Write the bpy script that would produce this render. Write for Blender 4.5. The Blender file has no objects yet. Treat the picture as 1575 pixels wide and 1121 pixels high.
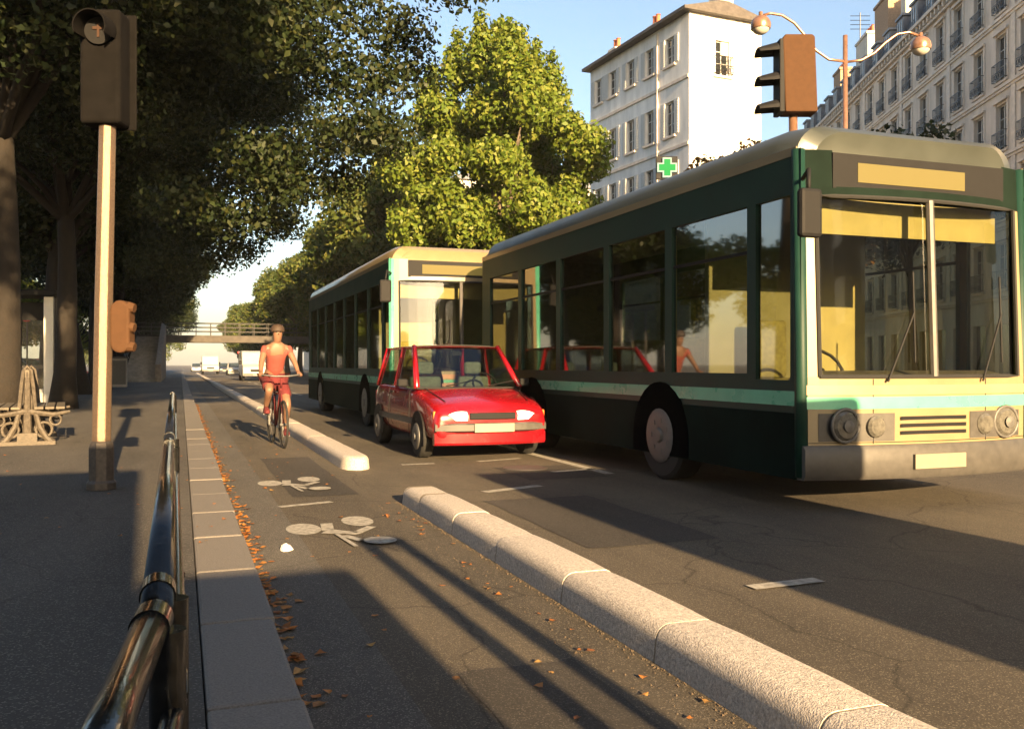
import bpy, bmesh, math, random
import numpy as np
from mathutils import Vector, Matrix

PI = math.pi
R_ = math.radians
C = bpy.context.scene.collection
random.seed(7)

# ------------------------------------------------------------------ camera, sky, sun
FPX, CX, CY, CH = 1400.0, 787.5, 560.5, 1.2
TH = math.atan((CX - 278.0) / FPX)
SUN_EL, SUN_AZ = R_(15.0), R_(2.0)          # the sun stands low behind the camera, a touch to the right
scn = bpy.context.scene
cam = bpy.data.cameras.new('camera')
cam.sensor_fit = 'HORIZONTAL'
cam.sensor_width = 36.0
cam.lens = FPX / 1575.0 * 36.0
cam.clip_start, cam.clip_end = 0.05, 4000.0
co = bpy.data.objects.new('camera', cam)
C.objects.link(co)
co.location = (0, 0, CH)
co.rotation_euler = (PI / 2, 0, -TH)
scn.camera = co

world = bpy.data.worlds.new('World')
scn.world = world
world.use_nodes = True
wn = world.node_tree
bg = wn.nodes['Background']
sky = wn.nodes.new('ShaderNodeTexSky')
sky.sky_type = 'NISHITA'
sky.sun_disc = False
sky.sun_elevation = SUN_EL
sky.sun_rotation = PI - SUN_AZ
sky.air_density = 1.0
sky.dust_density = 2.2
sky.ozone_density = 1.1
wn.links.new(sky.outputs['Color'], bg.inputs['Color'])
bg.inputs['Strength'].default_value = 0.060

sun = bpy.data.lights.new('sun', 'SUN')
sun.energy = 5.0
sun.angle = R_(0.5)
sun.color = (1.0, 0.68, 0.34)
so = bpy.data.objects.new('sun', sun)
C.objects.link(so)
sd = Vector((-math.sin(SUN_AZ) * math.cos(SUN_EL), math.cos(SUN_AZ) * math.cos(SUN_EL), -math.sin(SUN_EL)))
so.rotation_euler = sd.to_track_quat('-Z', 'Y').to_euler()
so.location = (4, -40, 30)

vs = scn.view_settings
vs.view_transform = 'Standard'
vs.look = 'None'
vs.exposure = 2.25
vs.gamma = 1.0
vs.use_curve_mapping = False
scn.cycles.max_bounces = 8
scn.cycles.transparent_max_bounces = 24
scn.cycles.caustics_reflective = False
scn.cycles.caustics_refractive = False
scn.cycles.use_denoising = True

# ------------------------------------------------------------------ plan helpers
RX = Vector((math.cos(TH), -math.sin(TH), 0))
FX = Vector((math.sin(TH), math.cos(TH), 0))


def at(px, py, d):
    """a point d metres in front of the camera, as read from the photograph"""
    p = RX * ((px - CX) / FPX * d) + FX * d
    p.z = CH - (py - CY) / FPX * d
    return p


def ground(px, py, z=0.0):
    d = FPX * (CH - z) / (py - CY)
    p = at(px, py, d)
    p.z = z
    return p


# ------------------------------------------------------------------ materials
MATS = {}


def nd(nt, t, **kw):
    n = nt.nodes.new(t)
    for k, v in kw.items():
        n.inputs[k.replace('_', ' ')].default_value = v
    return n


def mat(name, col, rough=0.6, metal=0.0, var=0.25, scale=6.0, bump=0.0, bscale=60.0, spec=0.5, emit=None, estr=0.0,
        coat=0.0, detail=6.0, col2=None, stretch=None):
    if name in MATS:
        return MATS[name]
    m = bpy.data.materials.new(name)
    m.use_nodes = True
    nt = m.node_tree
    b = nt.nodes['Principled BSDF']
    b.inputs['Roughness'].default_value = rough
    b.inputs['Metallic'].default_value = metal
    b.inputs['Specular IOR Level'].default_value = spec
    b.inputs['Coat Weight'].default_value = coat
    tc = nt.nodes.new('ShaderNodeTexCoord')
    if var > 0:
        no = nd(nt, 'ShaderNodeTexNoise', Scale=scale, Detail=detail, Roughness=0.62)
        if stretch:
            mp = nt.nodes.new('ShaderNodeMapping')
            mp.inputs['Scale'].default_value = stretch
            nt.links.new(tc.outputs['Object'], mp.inputs['Vector'])
            nt.links.new(mp.outputs['Vector'], no.inputs['Vector'])
        else:
            nt.links.new(tc.outputs['Object'], no.inputs['Vector'])
        rp = nt.nodes.new('ShaderNodeValToRGB')
        a = tuple(max(0.0, c * (1 - var)) for c in col)
        z = tuple(min(1.0, c * (1 + var)) for c in (col2 or col))
        rp.color_ramp.elements[0].position = 0.3
        rp.color_ramp.elements[1].position = 0.7
        rp.color_ramp.elements[0].color = (*a, 1)
        rp.color_ramp.elements[1].color = (*z, 1)
        nt.links.new(no.outputs['Fac'], rp.inputs['Fac'])
        nt.links.new(rp.outputs['Color'], b.inputs['Base Color'])
        mr = nd(nt, 'ShaderNodeMapRange')
        mr.inputs['To Min'].default_value = max(0.03, rough - 0.1)
        mr.inputs['To Max'].default_value = min(1.0, rough + 0.12)
        nt.links.new(no.outputs['Fac'], mr.inputs['Value'])
        nt.links.new(mr.outputs['Result'], b.inputs['Roughness'])
    else:
        b.inputs['Base Color'].default_value = (*col, 1)
    if bump > 0:
        n2 = nd(nt, 'ShaderNodeTexNoise', Scale=bscale, Detail=5.0)
        nt.links.new(tc.outputs['Object'], n2.inputs['Vector'])
        bp = nd(nt, 'ShaderNodeBump', Strength=bump, Distance=0.01)
        nt.links.new(n2.outputs['Fac'], bp.inputs['Height'])
        nt.links.new(bp.outputs['Normal'], b.inputs['Normal'])
    if emit:
        b.inputs['Emission Color'].default_value = (*emit, 1)
        b.inputs['Emission Strength'].default_value = estr
    MATS[name] = m
    return m


def asphalt(name, base, warm, agg=220.0, crack=0.5, bump=0.9):
    m = bpy.data.materials.new(name)
    m.use_nodes = True
    nt = m.node_tree
    b = nt.nodes['Principled BSDF']
    b.inputs['Roughness'].default_value = 0.78
    b.inputs['Specular IOR Level'].default_value = 0.35
    tc = nt.nodes.new('ShaderNodeTexCoord')
    big = nd(nt, 'ShaderNodeTexNoise', Scale=0.55, Detail=8.0, Roughness=0.7)
    mp = nt.nodes.new('ShaderNodeMapping')
    mp.inputs['Scale'].default_value = (1.6, 0.35, 1)
    nt.links.new(tc.outputs['Object'], mp.inputs['Vector'])
    nt.links.new(mp.outputs['Vector'], big.inputs['Vector'])
    fine = nd(nt, 'ShaderNodeTexVoronoi', Scale=agg)
    nt.links.new(tc.outputs['Object'], fine.inputs['Vector'])
    grit = nd(nt, 'ShaderNodeTexNoise', Scale=90.0, Detail=6.0, Roughness=0.75)
    nt.links.new(tc.outputs['Object'], grit.inputs['Vector'])
    r1 = nt.nodes.new('ShaderNodeValToRGB')
    r1.color_ramp.elements[0].position = 0.32
    r1.color_ramp.elements[1].position = 0.68
    r1.color_ramp.elements[0].color = (*[c * 0.68 for c in base], 1)
    r1.color_ramp.elements[1].color = (*[c * 1.25 for c in warm], 1)
    nt.links.new(big.outputs['Fac'], r1.inputs['Fac'])
    mx = nt.nodes.new('ShaderNodeMix')
    mx.data_type = 'RGBA'
    mx.blend_type = 'OVERLAY'
    mx.inputs[0].default_value = 0.75
    nt.links.new(r1.outputs['Color'], mx.inputs[6])
    nt.links.new(grit.outputs['Fac'], mx.inputs[7])
    # sparse pale stones in the wearing course
    r2 = nt.nodes.new('ShaderNodeValToRGB')
    r2.color_ramp.elements[0].position = 0.86
    r2.color_ramp.elements[1].position = 0.93
    sc = nt.nodes.new('ShaderNodeSeparateColor')
    nt.links.new(fine.outputs['Color'], sc.inputs['Color'])
    nt.links.new(sc.outputs['Red'], r2.inputs['Fac'])
    m2 = nt.nodes.new('ShaderNodeMix')
    m2.data_type = 'RGBA'
    nt.links.new(r2.outputs['Color'], m2.inputs[0])
    nt.links.new(mx.outputs[2], m2.inputs[6])
    m2.inputs[7].default_value = (*[min(1, c * 2.3) for c in warm], 1)
    # hairline cracks
    wv = nd(nt, 'ShaderNodeTexNoise', Scale=1.3, Detail=4.0)
    nt.links.new(tc.outputs['Object'], wv.inputs['Vector'])
    ad = nt.nodes.new('ShaderNodeMix')
    ad.data_type = 'RGBA'
    ad.inputs[0].default_value = 0.35
    nt.links.new(tc.outputs['Object'], ad.inputs[6])
    nt.links.new(wv.outputs['Color'], ad.inputs[7])
    vo = nd(nt, 'ShaderNodeTexVoronoi', Scale=0.9)
    vo.feature = 'DISTANCE_TO_EDGE'
    nt.links.new(ad.outputs[2], vo.inputs['Vector'])
    r3 = nt.nodes.new('ShaderNodeValToRGB')
    r3.color_ramp.elements[0].position = 0.0
    r3.color_ramp.elements[1].position = 0.006
    r3.color_ramp.elements[0].color = (1 - crack, 1 - crack, 1 - crack, 1)
    nt.links.new(vo.outputs['Distance'], r3.inputs['Fac'])
    m3 = nt.nodes.new('ShaderNodeMix')
    m3.data_type = 'RGBA'
    m3.blend_type = 'MULTIPLY'
    m3.inputs[0].default_value = 1.0
    nt.links.new(m2.outputs[2], m3.inputs[6])
    nt.links.new(r3.outputs['Color'], m3.inputs[7])
    nt.links.new(m3.outputs[2], b.inputs['Base Color'])
    bp = nd(nt, 'ShaderNodeBump', Strength=bump, Distance=0.006)
    nt.links.new(grit.outputs['Fac'], bp.inputs['Height'])
    bp.inputs['Distance'].default_value = 0.014
    nt.links.new(bp.outputs['Normal'], b.inputs['Normal'])
    MATS[name] = m
    return m


def glass(name, tint, refl=0.06, rough=0.03, top=0.5):
    """thin pane: tinted see-through plus a mirror share that grows at grazing angles"""
    m = bpy.data.materials.new(name)
    m.use_nodes = True
    nt = m.node_tree
    nt.nodes.clear()
    out = nt.nodes.new('ShaderNodeOutputMaterial')
    tr = nt.nodes.new('ShaderNodeBsdfTransparent')
    tr.inputs['Color'].default_value = (*tint, 1)
    gl = nt.nodes.new('ShaderNodeBsdfGlossy')
    gl.inputs['Roughness'].default_value = rough
    lw = nt.nodes.new('ShaderNodeLayerWeight')
    lw.inputs['Blend'].default_value = 0.2
    mr = nd(nt, 'ShaderNodeMapRange')
    mr.inputs['To Min'].default_value = refl
    mr.inputs['To Max'].default_value = top
    nt.links.new(lw.outputs['Fresnel'], mr.inputs['Value'])
    mx = nt.nodes.new('ShaderNodeMixShader')
    nt.links.new(mr.outputs['Result'], mx.inputs['Fac'])
    nt.links.new(tr.outputs[0], mx.inputs[1])
    nt.links.new(gl.outputs[0], mx.inputs[2])
    nt.links.new(mx.outputs[0], out.inputs['Surface'])
    MATS[name] = m
    return m


def leafmat(name, cols, trans=0.35):
    m = bpy.data.materials.new(name)
    m.use_nodes = True
    nt = m.node_tree
    nt.nodes.clear()
    out = nt.nodes.new('ShaderNodeOutputMaterial')
    ge = nt.nodes.new('ShaderNodeNewGeometry')
    rp = nt.nodes.new('ShaderNodeValToRGB')
    el = rp.color_ramp.elements
    while len(el) < len(cols):
        el.new(0.5)
    for i, c in enumerate(cols):
        el[i].position = i / (len(cols) - 1)
        el[i].color = (*c, 1)
    nt.links.new(ge.outputs['Random Per Island'], rp.inputs['Fac'])
    df = nt.nodes.new('ShaderNodeBsdfPrincipled')
    df.inputs['Roughness'].default_value = 0.55
    df.inputs['Specular IOR Level'].default_value = 0.3
    tl = nt.nodes.new('ShaderNodeBsdfTranslucent')
    mx = nt.nodes.new('ShaderNodeMixShader')
    mx.inputs['Fac'].default_value = trans
    nt.links.new(rp.outputs['Color'], df.inputs['Base Color'])
    nt.links.new(rp.outputs['Color'], tl.inputs['Color'])
    nt.links.new(df.outputs[0], mx.inputs[1])
    nt.links.new(tl.outputs[0], mx.inputs[2])
    nt.links.new(mx.outputs[0], out.inputs['Surface'])
    MATS[name] = m
    return m


asphalt('road', (0.070, 0.061, 0.050), (0.094, 0.080, 0.061))
asphalt('pave', (0.066, 0.061, 0.056), (0.084, 0.077, 0.068), agg=160, crack=0.35, bump=0.7)
asphalt('gutter', (0.088, 0.083, 0.078), (0.105, 0.097, 0.086), crack=0.2)
mat('granite', (0.42, 0.375, 0.33), 0.75, var=0.38, scale=75, bump=0.5, bscale=150, col2=(0.50, 0.45, 0.40), detail=12)
mat('granite2', (0.17, 0.155, 0.14), 0.75, var=0.35, scale=140, bump=0.5, bscale=110)
mat('mortar', (0.26, 0.215, 0.155), 0.9, var=0.2, scale=40)
mat('paint', (0.30, 0.285, 0.25), 0.8, var=0.5, scale=22, detail=10)
mat('soil', (0.09, 0.08, 0.06), 0.95, var=0.3, scale=2)
mat('soilgrit', (0.075, 0.055, 0.038), 0.95, var=0.4, scale=60)
mat('iron', (0.018, 0.018, 0.02), 0.35, 0.6, var=0.3, scale=30)
mat('railpaint', (0.035, 0.036, 0.036), 0.22, 0.75, var=0.5, scale=45, bump=0.12, bscale=90, coat=0.3)
mat('black', (0.010, 0.010, 0.011), 0.65, var=0.2, scale=20, spec=0.2)
mat('shadeblack', (0.004, 0.004, 0.004), 1.0, var=0, spec=0.0)
mat('signalblack', (0.006, 0.0055, 0.0055), 0.9, var=0.35, scale=9, bump=0.1, bscale=200, spec=0.08)
mat('polepaint', (0.17, 0.12, 0.085), 0.32, 0.6, var=0.25, scale=60, bump=0.35, bscale=220)
mat('polebase', (0.085, 0.072, 0.062), 0.5, 0.4, var=0.35, scale=30, bump=0.4, bscale=160)
mat('brownplastic', (0.066, 0.034, 0.018), 0.8, var=0.12, scale=12, spec=0.1)
mat('bark', (0.014, 0.0105, 0.008), 0.9, var=0.4, scale=9, bump=0.9, bscale=22)  # shade on the left trunks is darkened into this colour
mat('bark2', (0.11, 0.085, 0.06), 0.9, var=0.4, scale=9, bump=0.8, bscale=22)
leafmat('leaf_dark', [(0.010, 0.020, 0.007), (0.016, 0.028, 0.009), (0.024, 0.037, 0.010), (0.042, 0.047, 0.012)], 0.25)  # shade of the left canopy is darkened into these leaf colours
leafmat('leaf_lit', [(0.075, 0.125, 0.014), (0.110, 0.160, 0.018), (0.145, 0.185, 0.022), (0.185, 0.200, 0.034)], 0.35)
leafmat('leaf_mid', [(0.035, 0.065, 0.014), (0.060, 0.090, 0.018), (0.095, 0.115, 0.022), (0.13, 0.13, 0.03)], 0.35)
leafmat('leaf_rust', [(0.060, 0.060, 0.018), (0.15, 0.09, 0.02), (0.23, 0.10, 0.025), (0.10, 0.09, 0.02)], 0.35)
leafmat('litter', [(0.30, 0.11, 0.025), (0.42, 0.17, 0.04), (0.24, 0.09, 0.03), (0.36, 0.22, 0.07)], 0.15)
mat('plaster', (0.74, 0.72, 0.68), 0.85, var=0.2, scale=1.6, stretch=(1, 1, 0.22), detail=10, bump=0.15, bscale=30)
mat('plasterwarm', (0.60, 0.55, 0.47), 0.85, var=0.14, scale=2, bump=0.15, bscale=30)
mat('stone', (0.58, 0.51, 0.43), 0.85, var=0.26, scale=1.1, stretch=(1, 1, 0.3), detail=10, bump=0.25, bscale=18)
mat('stonetrim', (0.62, 0.55, 0.47), 0.8, var=0.18, scale=3.0, bump=0.15, bscale=30)
mat('zinc', (0.17, 0.18, 0.20), 0.5, 0.4, var=0.25, scale=3)
mat('slate', (0.055, 0.06, 0.072), 0.6, var=0.35, scale=9)
mat('roofdark', (0.08, 0.07, 0.065), 0.8, var=0.3, scale=4)
mat('brick', (0.36, 0.24, 0.15), 0.9, var=0.3, scale=8)
mat('terracotta', (0.42, 0.13, 0.06), 0.8, var=0.25, scale=12)
mat('shutter', (0.48, 0.48, 0.46), 0.6, var=0.12, scale=14)
mat('winframe', (0.50, 0.49, 0.46), 0.5, var=0.1, scale=10)
mat('winglass', (0.022, 0.026, 0.030), 0.06, var=0.3, scale=0.8, spec=0.8)
mat('awning', (0.55, 0.38, 0.02), 0.6, var=0.1, scale=6)
mat('green_led', (0.004, 0.05, 0.015), 0.7, var=0, spec=0.1, emit=(0.02, 0.8, 0.14), estr=0.12)
mat('white_led', (0.10, 0.14, 0.12), 0.7, var=0, spec=0.1, emit=(0.75, 1.0, 0.85), estr=0.10)
mat('copper', (0.36, 0.20, 0.13), 0.3, 0.6, var=0.2, scale=10)
mat('buscream', (0.23, 0.18, 0.10), 0.4, var=0.10, scale=2, coat=0.3)
mat('busgreen', (0.008, 0.034, 0.026), 0.5, var=0.25, scale=2, spec=0.25)
mat('busjade', (0.10, 0.42, 0.28), 0.28, var=0.12, scale=3, coat=0.5)
mat('busdark', (0.007, 0.014, 0.011), 0.8, var=0.35, scale=2, spec=0.05)
mat('busroof', (0.060, 0.068, 0.062), 0.4, 0.2, var=0.15, scale=2)
mat('salmon', (0.55, 0.24, 0.14), 0.35, var=0.1, scale=3)
mat('businside', (0.20, 0.18, 0.085), 0.6, var=0.15, scale=3)
mat('seatfabric', (0.10, 0.12, 0.09), 0.85, var=0.3, scale=18)
mat('seatgreen', (0.20, 0.17, 0.05), 0.8, var=0.3, scale=18)
mat('handrail', (0.55, 0.45, 0.08), 0.3, var=0.05, scale=6)
mat('amber', (0.085, 0.072, 0.028), 0.7, var=0, spec=0.2, emit=(1.0, 0.72, 0.16), estr=0.03)
glass('clearglass', (0.86, 0.88, 0.84), 0.06)
glass('busglass', (0.36, 0.40, 0.36), 0.03, top=0.28)
glass('windshield', (0.80, 0.80, 0.62), 0.07)
glass('carglass', (0.50, 0.55, 0.54), 0.10)
mat('rubber', (0.014, 0.014, 0.014), 0.8, var=0.2, scale=14)
mat('alloy', (0.13, 0.128, 0.125), 0.55, 0.5, var=0.15, scale=14)
mat('red', (0.22, 0.005, 0.010), 0.25, var=0.10, scale=3, coat=0.7)
mat('carwhite', (0.40, 0.39, 0.36), 0.3, var=0.06, scale=3, coat=0.5)
mat('cardark', (0.03, 0.035, 0.05), 0.3, var=0.15, scale=3, coat=0.5)
mat('carsilver', (0.36, 0.36, 0.36), 0.3, 0.5, var=0.1, scale=3, coat=0.5)
mat('carblue', (0.05, 0.09, 0.20), 0.3, var=0.1, scale=3, coat=0.5)
mat('greytrim', (0.06, 0.057, 0.054), 0.5, var=0.2, scale=14)
mat('lamp_lens', (0.75, 0.72, 0.65), 0.12, var=0, emit=(1.0, 0.86, 0.62), estr=0.9)
mat('buslamp', (0.14, 0.135, 0.12), 0.15, 0.3, var=0.35, scale=28)
mat('lamp_off', (0.55, 0.52, 0.46), 0.1, var=0.1, scale=18)
mat('red_lamp', (0.5, 0.01, 0.01), 0.3, var=0, emit=(1.0, 0.05, 0.03), estr=1.2)
mat('plate', (0.22, 0.20, 0.15), 0.45, var=0.05, scale=9)
mat('pinkred', (0.62, 0.07, 0.09), 0.35, var=0.08, scale=6)
mat('skin', (0.18, 0.095, 0.058), 0.55, var=0.1, scale=16)
mat('shirt', (0.22, 0.048, 0.036), 0.85, var=0.12, scale=16)
mat('shorts', (0.10, 0.010, 0.012), 0.85, var=0.15, scale=16)
mat('hair', (0.035, 0.02, 0.012), 0.7, var=0.3, scale=40)
mat('benchiron', (0.07, 0.058, 0.045), 0.6, 0.1, var=0.45, scale=22, bump=0.5, bscale=60)
mat('benchwood', (0.10, 0.085, 0.065), 0.7, var=0.4, scale=7)
mat('whitepanel', (0.80, 0.78, 0.72), 0.4, var=0.05, scale=5)
mat('signred', (0.60, 0.03, 0.02), 0.4, var=0.06, scale=8)
mat('signblue', (0.02, 0.10, 0.50), 0.4, var=0.06, scale=8)
mat('paper', (0.75, 0.73, 0.70), 0.8, var=0.08, scale=30)
mat('concrete', (0.26, 0.24, 0.21), 0.85, var=0.3, scale=3, bump=0.3, bscale=25)
mat('darkconcrete', (0.07, 0.062, 0.054), 0.9, var=0.3, scale=3)
mat('glyph', (0.05, 0.028, 0.02), 0.7, var=0.1, scale=20, spec=0.1)
mat('wallstone', (0.20, 0.165, 0.13), 0.9, var=0.35, scale=5, bump=0.6, bscale=14)
mat('orange', (0.70, 0.16, 0.02), 0.5, var=0.06, scale=8)


# ------------------------------------------------------------------ mesh helpers
class MB:
    def __init__(self):
        self.v, self.f, self.m = [], [], []

    def add(self, vs, fs, mi=0):
        o = len(self.v)
        self.v += [tuple(x) for x in vs]
        for f in fs:
            self.f.append([i + o for i in f])
            self.m.append(mi)
        return self

    def box(self, x0, x1, y0, y1, z0, z1, mi=0, M=None):
        vs = [Vector((x, y, z)) for z in (z0, z1) for y in (y0, y1) for x in (x0, x1)]
        if M is not None:
            vs = [M @ p for p in vs]
        return self.add(vs, [(0, 2, 3, 1), (4, 5, 7, 6), (0, 1, 5, 4), (2, 6, 7, 3), (0, 4, 6, 2), (1, 3, 7, 5)], mi)

    def tube(self, pts, rad, n=10, mi=0, cap=True):
        pts = [Vector(p) for p in pts]
        rs = rad if isinstance(rad, (list, tuple)) else [rad] * len(pts)
        rings, prev = [], None
        for i, p in enumerate(pts):
            t = (pts[min(i + 1, len(pts) - 1)] - pts[max(i - 1, 0)]).normalized()
            if prev is None:
                a = t.orthogonal().normalized()
            else:
                a = (prev - t * prev.dot(t))
                a = a.normalized() if a.length > 1e-6 else t.orthogonal().normalized()
            prev = a
            b = t.cross(a)
            rings.append([p + (a * math.cos(2 * PI * k / n) + b * math.sin(2 * PI * k / n)) * rs[i] for k in range(n)])
        vs = [q for r in rings for q in r]
        fs = []
        for i in range(len(pts) - 1):
            for k in range(n):
                a, b = i * n + k, i * n + (k + 1) % n
                fs.append((a, b, b + n, a + n))
        if cap:
            fs.append(tuple(range(n))[::-1])
            fs.append(tuple((len(pts) - 1) * n + k for k in range(n)))
        return self.add(vs, fs, mi)

    def lathe(self, prof, n=20, c=(0, 0, 0), mi=0, M=None):
        """prof: (radius, height) pairs turned about z"""
        vs = []
        for r, z in prof:
            for k in range(n):
                p = Vector((r * math.cos(2 * PI * k / n), r * math.sin(2 * PI * k / n), z))
                if M is not None:
                    p = M @ p
                vs.append(p + Vector(c))
        fs = []
        for i in range(len(prof) - 1):
            for k in range(n):
                a, b = i * n + k, i * n + (k + 1) % n
                fs.append((a, b, b + n, a + n))
        fs.append(tuple(range(n))[::-1])
        fs.append(tuple((len(prof) - 1) * n + k for k in range(n)))
        return self.add(vs, fs, mi)

    def prism(self, poly, d0, d1, axis='y', mi=0):
        """poly in the plane across axis, pushed from d0 to d1"""
        def P(a, b, d):
            return (a, d, b) if axis == 'y' else ((d, a, b) if axis == 'x' else (a, b, d))
        n = len(poly)
        vs = [P(a, b, d0) for a, b in poly] + [P(a, b, d1) for a, b in poly]
        fs = [tuple(range(n)), tuple(range(2 * n - 1, n - 1, -1))]
        fs += [(i, i + n, (i + 1) % n + n, (i + 1) % n) for i in range(n)]
        return self.add(vs, fs, mi)

    def quad(self, a, b, c, d, mi=0):
        return self.add([a, b, c, d], [(0, 1, 2, 3)], mi)

    def loft(self, secs, mi=0, closed=True, caps=True):
        n = len(secs[0])
        vs = [p for s in secs for p in s]
        fs = []
        for i in range(len(secs) - 1):
            for k in range(n if closed else n - 1):
                a, b = i * n + k, i * n + (k + 1) % n
                fs.append((a, b, b + n, a + n))
        if caps:
            fs.append(tuple(range(n))[::-1])
            fs.append(tuple((len(secs) - 1) * n + k for k in range(n)))
        return self.add(vs, fs, mi)

    def build(self, name, mats, parent=None, smooth=False, bevel=0.0, seg=2, sub=0, fix=True):
        me = bpy.data.meshes.new(name)
        me.from_pydata(self.v, [], self.f)
        ms = mats if isinstance(mats, (list, tuple)) else [mats]
        for m in ms:
            me.materials.append(MATS[m])
        for p, i in zip(me.polygons, self.m):
            p.material_index = i
        if fix:
            bm = bmesh.new()
            bm.from_mesh(me)
            bmesh.ops.recalc_face_normals(bm, faces=bm.faces)
            bm.to_mesh(me)
            bm.free()
        if smooth:
            for p in me.polygons:
                p.use_smooth = True
        o = bpy.data.objects.new(name, me)
        C.objects.link(o)
        if parent is not None:
            o.parent = parent
        if bevel > 0:
            b = o.modifiers.new('bevel', 'BEVEL')
            b.width = bevel
            b.segments = seg
            b.limit_method = 'ANGLE'
            b.angle_limit = R_(35)
        if sub:
            s = o.modifiers.new('sub', 'SUBSURF')
            s.levels = s.render_levels = sub
        if smooth == 'auto':
            e = o.modifiers.new('split', 'EDGE_SPLIT')
            e.split_angle = R_(38)
        return o


def tag(o, label=None, cat=None, group=None, kind=None):
    if label:
        o['label'] = label
    if cat:
        o['category'] = cat
    if group:
        o['group'] = group
    if kind:
        o['kind'] = kind
    return o


def thing(name, label, cat, loc=(0, 0, 0), rotz=0.0, group=None):
    o = bpy.data.objects.new(name, None)
    o.empty_display_size = 0.2
    C.objects.link(o)
    o.location = loc
    o.rotation_euler = (0, 0, rotz)
    return tag(o, label, cat, group)


def kids(o):
    return [c for c in bpy.data.objects if c.parent == o]


def copy_tree(o, parent=None, label=None):
    c = o.copy()
    C.objects.link(c)
    if parent is not None:
        c.parent = parent
    if label:
        c['label'] = label
    for ch in kids(o):
        copy_tree(ch, c)
    return c


def copy_to(o, parent, loc):
    c = o.copy()
    C.objects.link(c)
    c.parent = parent
    c.location = loc
    for ch in kids(o):
        d = ch.copy()
        C.objects.link(d)
        d.parent = c
    return c


# ------------------------------------------------------------------ ground, road, pavements
def sheet(name, x0, x1, y0, y1, z, m, kind='structure'):
    o = MB().quad((x0, y0, z), (x1, y0, z), (x1, y1, z), (x0, y1, z)).build(name, m)
    return tag(o, kind=kind)


sheet('ground', -1500, 1500, -300, 2500, -0.02, 'soil')
sheet('road', -0.2, 13.0, -60, 700, 0.0, 'road')
sheet('gutter', 0.36, 0.78, -10, 300, 0.004, 'gutter')
pv = MB().box(-26, 0.07, -60, 500, -0.02, 0.118).build('pavement', 'pave')
tag(pv, kind='structure')
pr = MB().box(13.3, 75, -60, 500, -0.02, 0.12).build('pavement', 'pave')
tag(pr, kind='structure')
kb = MB()
y = -4.0
rk = random.Random(3)
while y < 140:
    ln = 1.0 if y < 30 else 4.0
    dz = rk.uniform(-0.004, 0.004)
    kb.box(0.075, 0.375 + rk.uniform(-0.006, 0.006), y + 0.008, y + ln - 0.008, -0.02, 0.122 + dz)
    y += ln
tag(kb.build('kerb', 'granite2', bevel=0.014), kind='structure')
kj = MB().box(0.08, 0.362, -4, 140, -0.02, 0.108).build('kerb_joint', 'mortar')
tag(kj, kind='structure')
kr = MB()
y = -4.0
while y < 200:
    kr.box(13.0, 13.3, y + 0.01, y + 1.99, -0.02, 0.13)
    y += 2
tag(kr.build('kerb', 'granite2', bevel=0.012), kind='structure')


def ring_fan(mb, cx, cy, rx, ry, z, n=28):
    vs = [(cx + rx * math.cos(2 * PI * k / n), cy + ry * math.sin(2 * PI * k / n), z) for k in range(n)]
    mb.add(vs, [tuple(range(n))])


def strip(mb, pts, w, z):
    pts = [Vector((p[0], p[1], 0)) for p in pts]
    for a, b in zip(pts[:-1], pts[1:]):
        d = (b - a).normalized()
        n = Vector((-d.y, d.x, 0)) * w / 2
        mb.quad(*[(q.x, q.y, z) for q in (a - n, b - n, b + n, a + n)])


def bike_mark(cx, cy, s):
    """bicycle pictogram painted on the cycle lane: two solid wheels, frame and rider strokes"""
    mb = MB()
    def E(u, v, a, b, z):
        ring_fan(mb, cx + u * s, cy + v * s, a * s, b * s, z)
    def S(pts, w, z):
        strip(mb, [(cx + u * s, cy + v * s) for u, v in pts], w * s, z)
    E(-0.20, 0.10, 0.118, 0.22, 0.0042)
    E(0.21, 0.30, 0.112, 0.21, 0.0042)
    S([(-0.02, 0.26), (-0.05, -0.02), (0.13, -0.22)], 0.085, 0.0062)
    S([(-0.10, -0.10), (0.12, -0.18), (0.26, 0.02)], 0.075, 0.0082)
    S([(0.02, -0.26), (0.10, -0.48), (0.20, -0.40)], 0.060, 0.0102)
    S([(-0.02, -0.20), (0.03, -0.66)], 0.030, 0.0122)
    E(0.21, -0.52, 0.105, 0.12, 0.0142)
    return tag(mb.build('bicycle_marking', 'paint'), kind='structure')


g1 = ground(515, 815)
bike_mark(g1.x, g1.y, 1.05)
g2 = ground(448, 744)
bike_mark(g2.x, g2.y, 1.0)
lm = MB()
for a, b, w in [((618, 715), (668, 713), 0.10), ((735, 710), (800, 705), 0.10), ((430, 780), (510, 772), 0.09), ((745, 757), (830, 747), 0.12),
                ((385, 633), (405, 632), 0.25), ((850, 726), (916, 721), 0.10)]:
    p, q = ground(*a), ground(*b)
    strip(lm, [(p.x, p.y), (q.x, q.y)], w, 0.0045)
y = 9.0
while y < 160:
    strip(lm, [(4.42, y), (4.42, y + 3.0)], 0.12, 0.0045)
    y += 5.4
p, q = ground(1155, 905), ground(1260, 893)
strip(lm, [(p.x, p.y), (q.x, q.y)], 0.1, 0.0085)
strip(lm, [(12.75, -20), (12.75, 250)], 0.10, 0.0045)
tag(lm.build('lane_marking', 'paint'), kind='structure')
mh = MB()
p = ground(808, 720)
mh.lathe([(0.26, 0.001), (0.26, 0.007), (0.24, 0.009), (0.0, 0.009)], 28, (p.x, p.y, 0))
tag(mh.build('manhole_cover', 'greytrim', smooth='auto'), 'round iron manhole cover in the road just in front of the red car', 'manhole')


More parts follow.
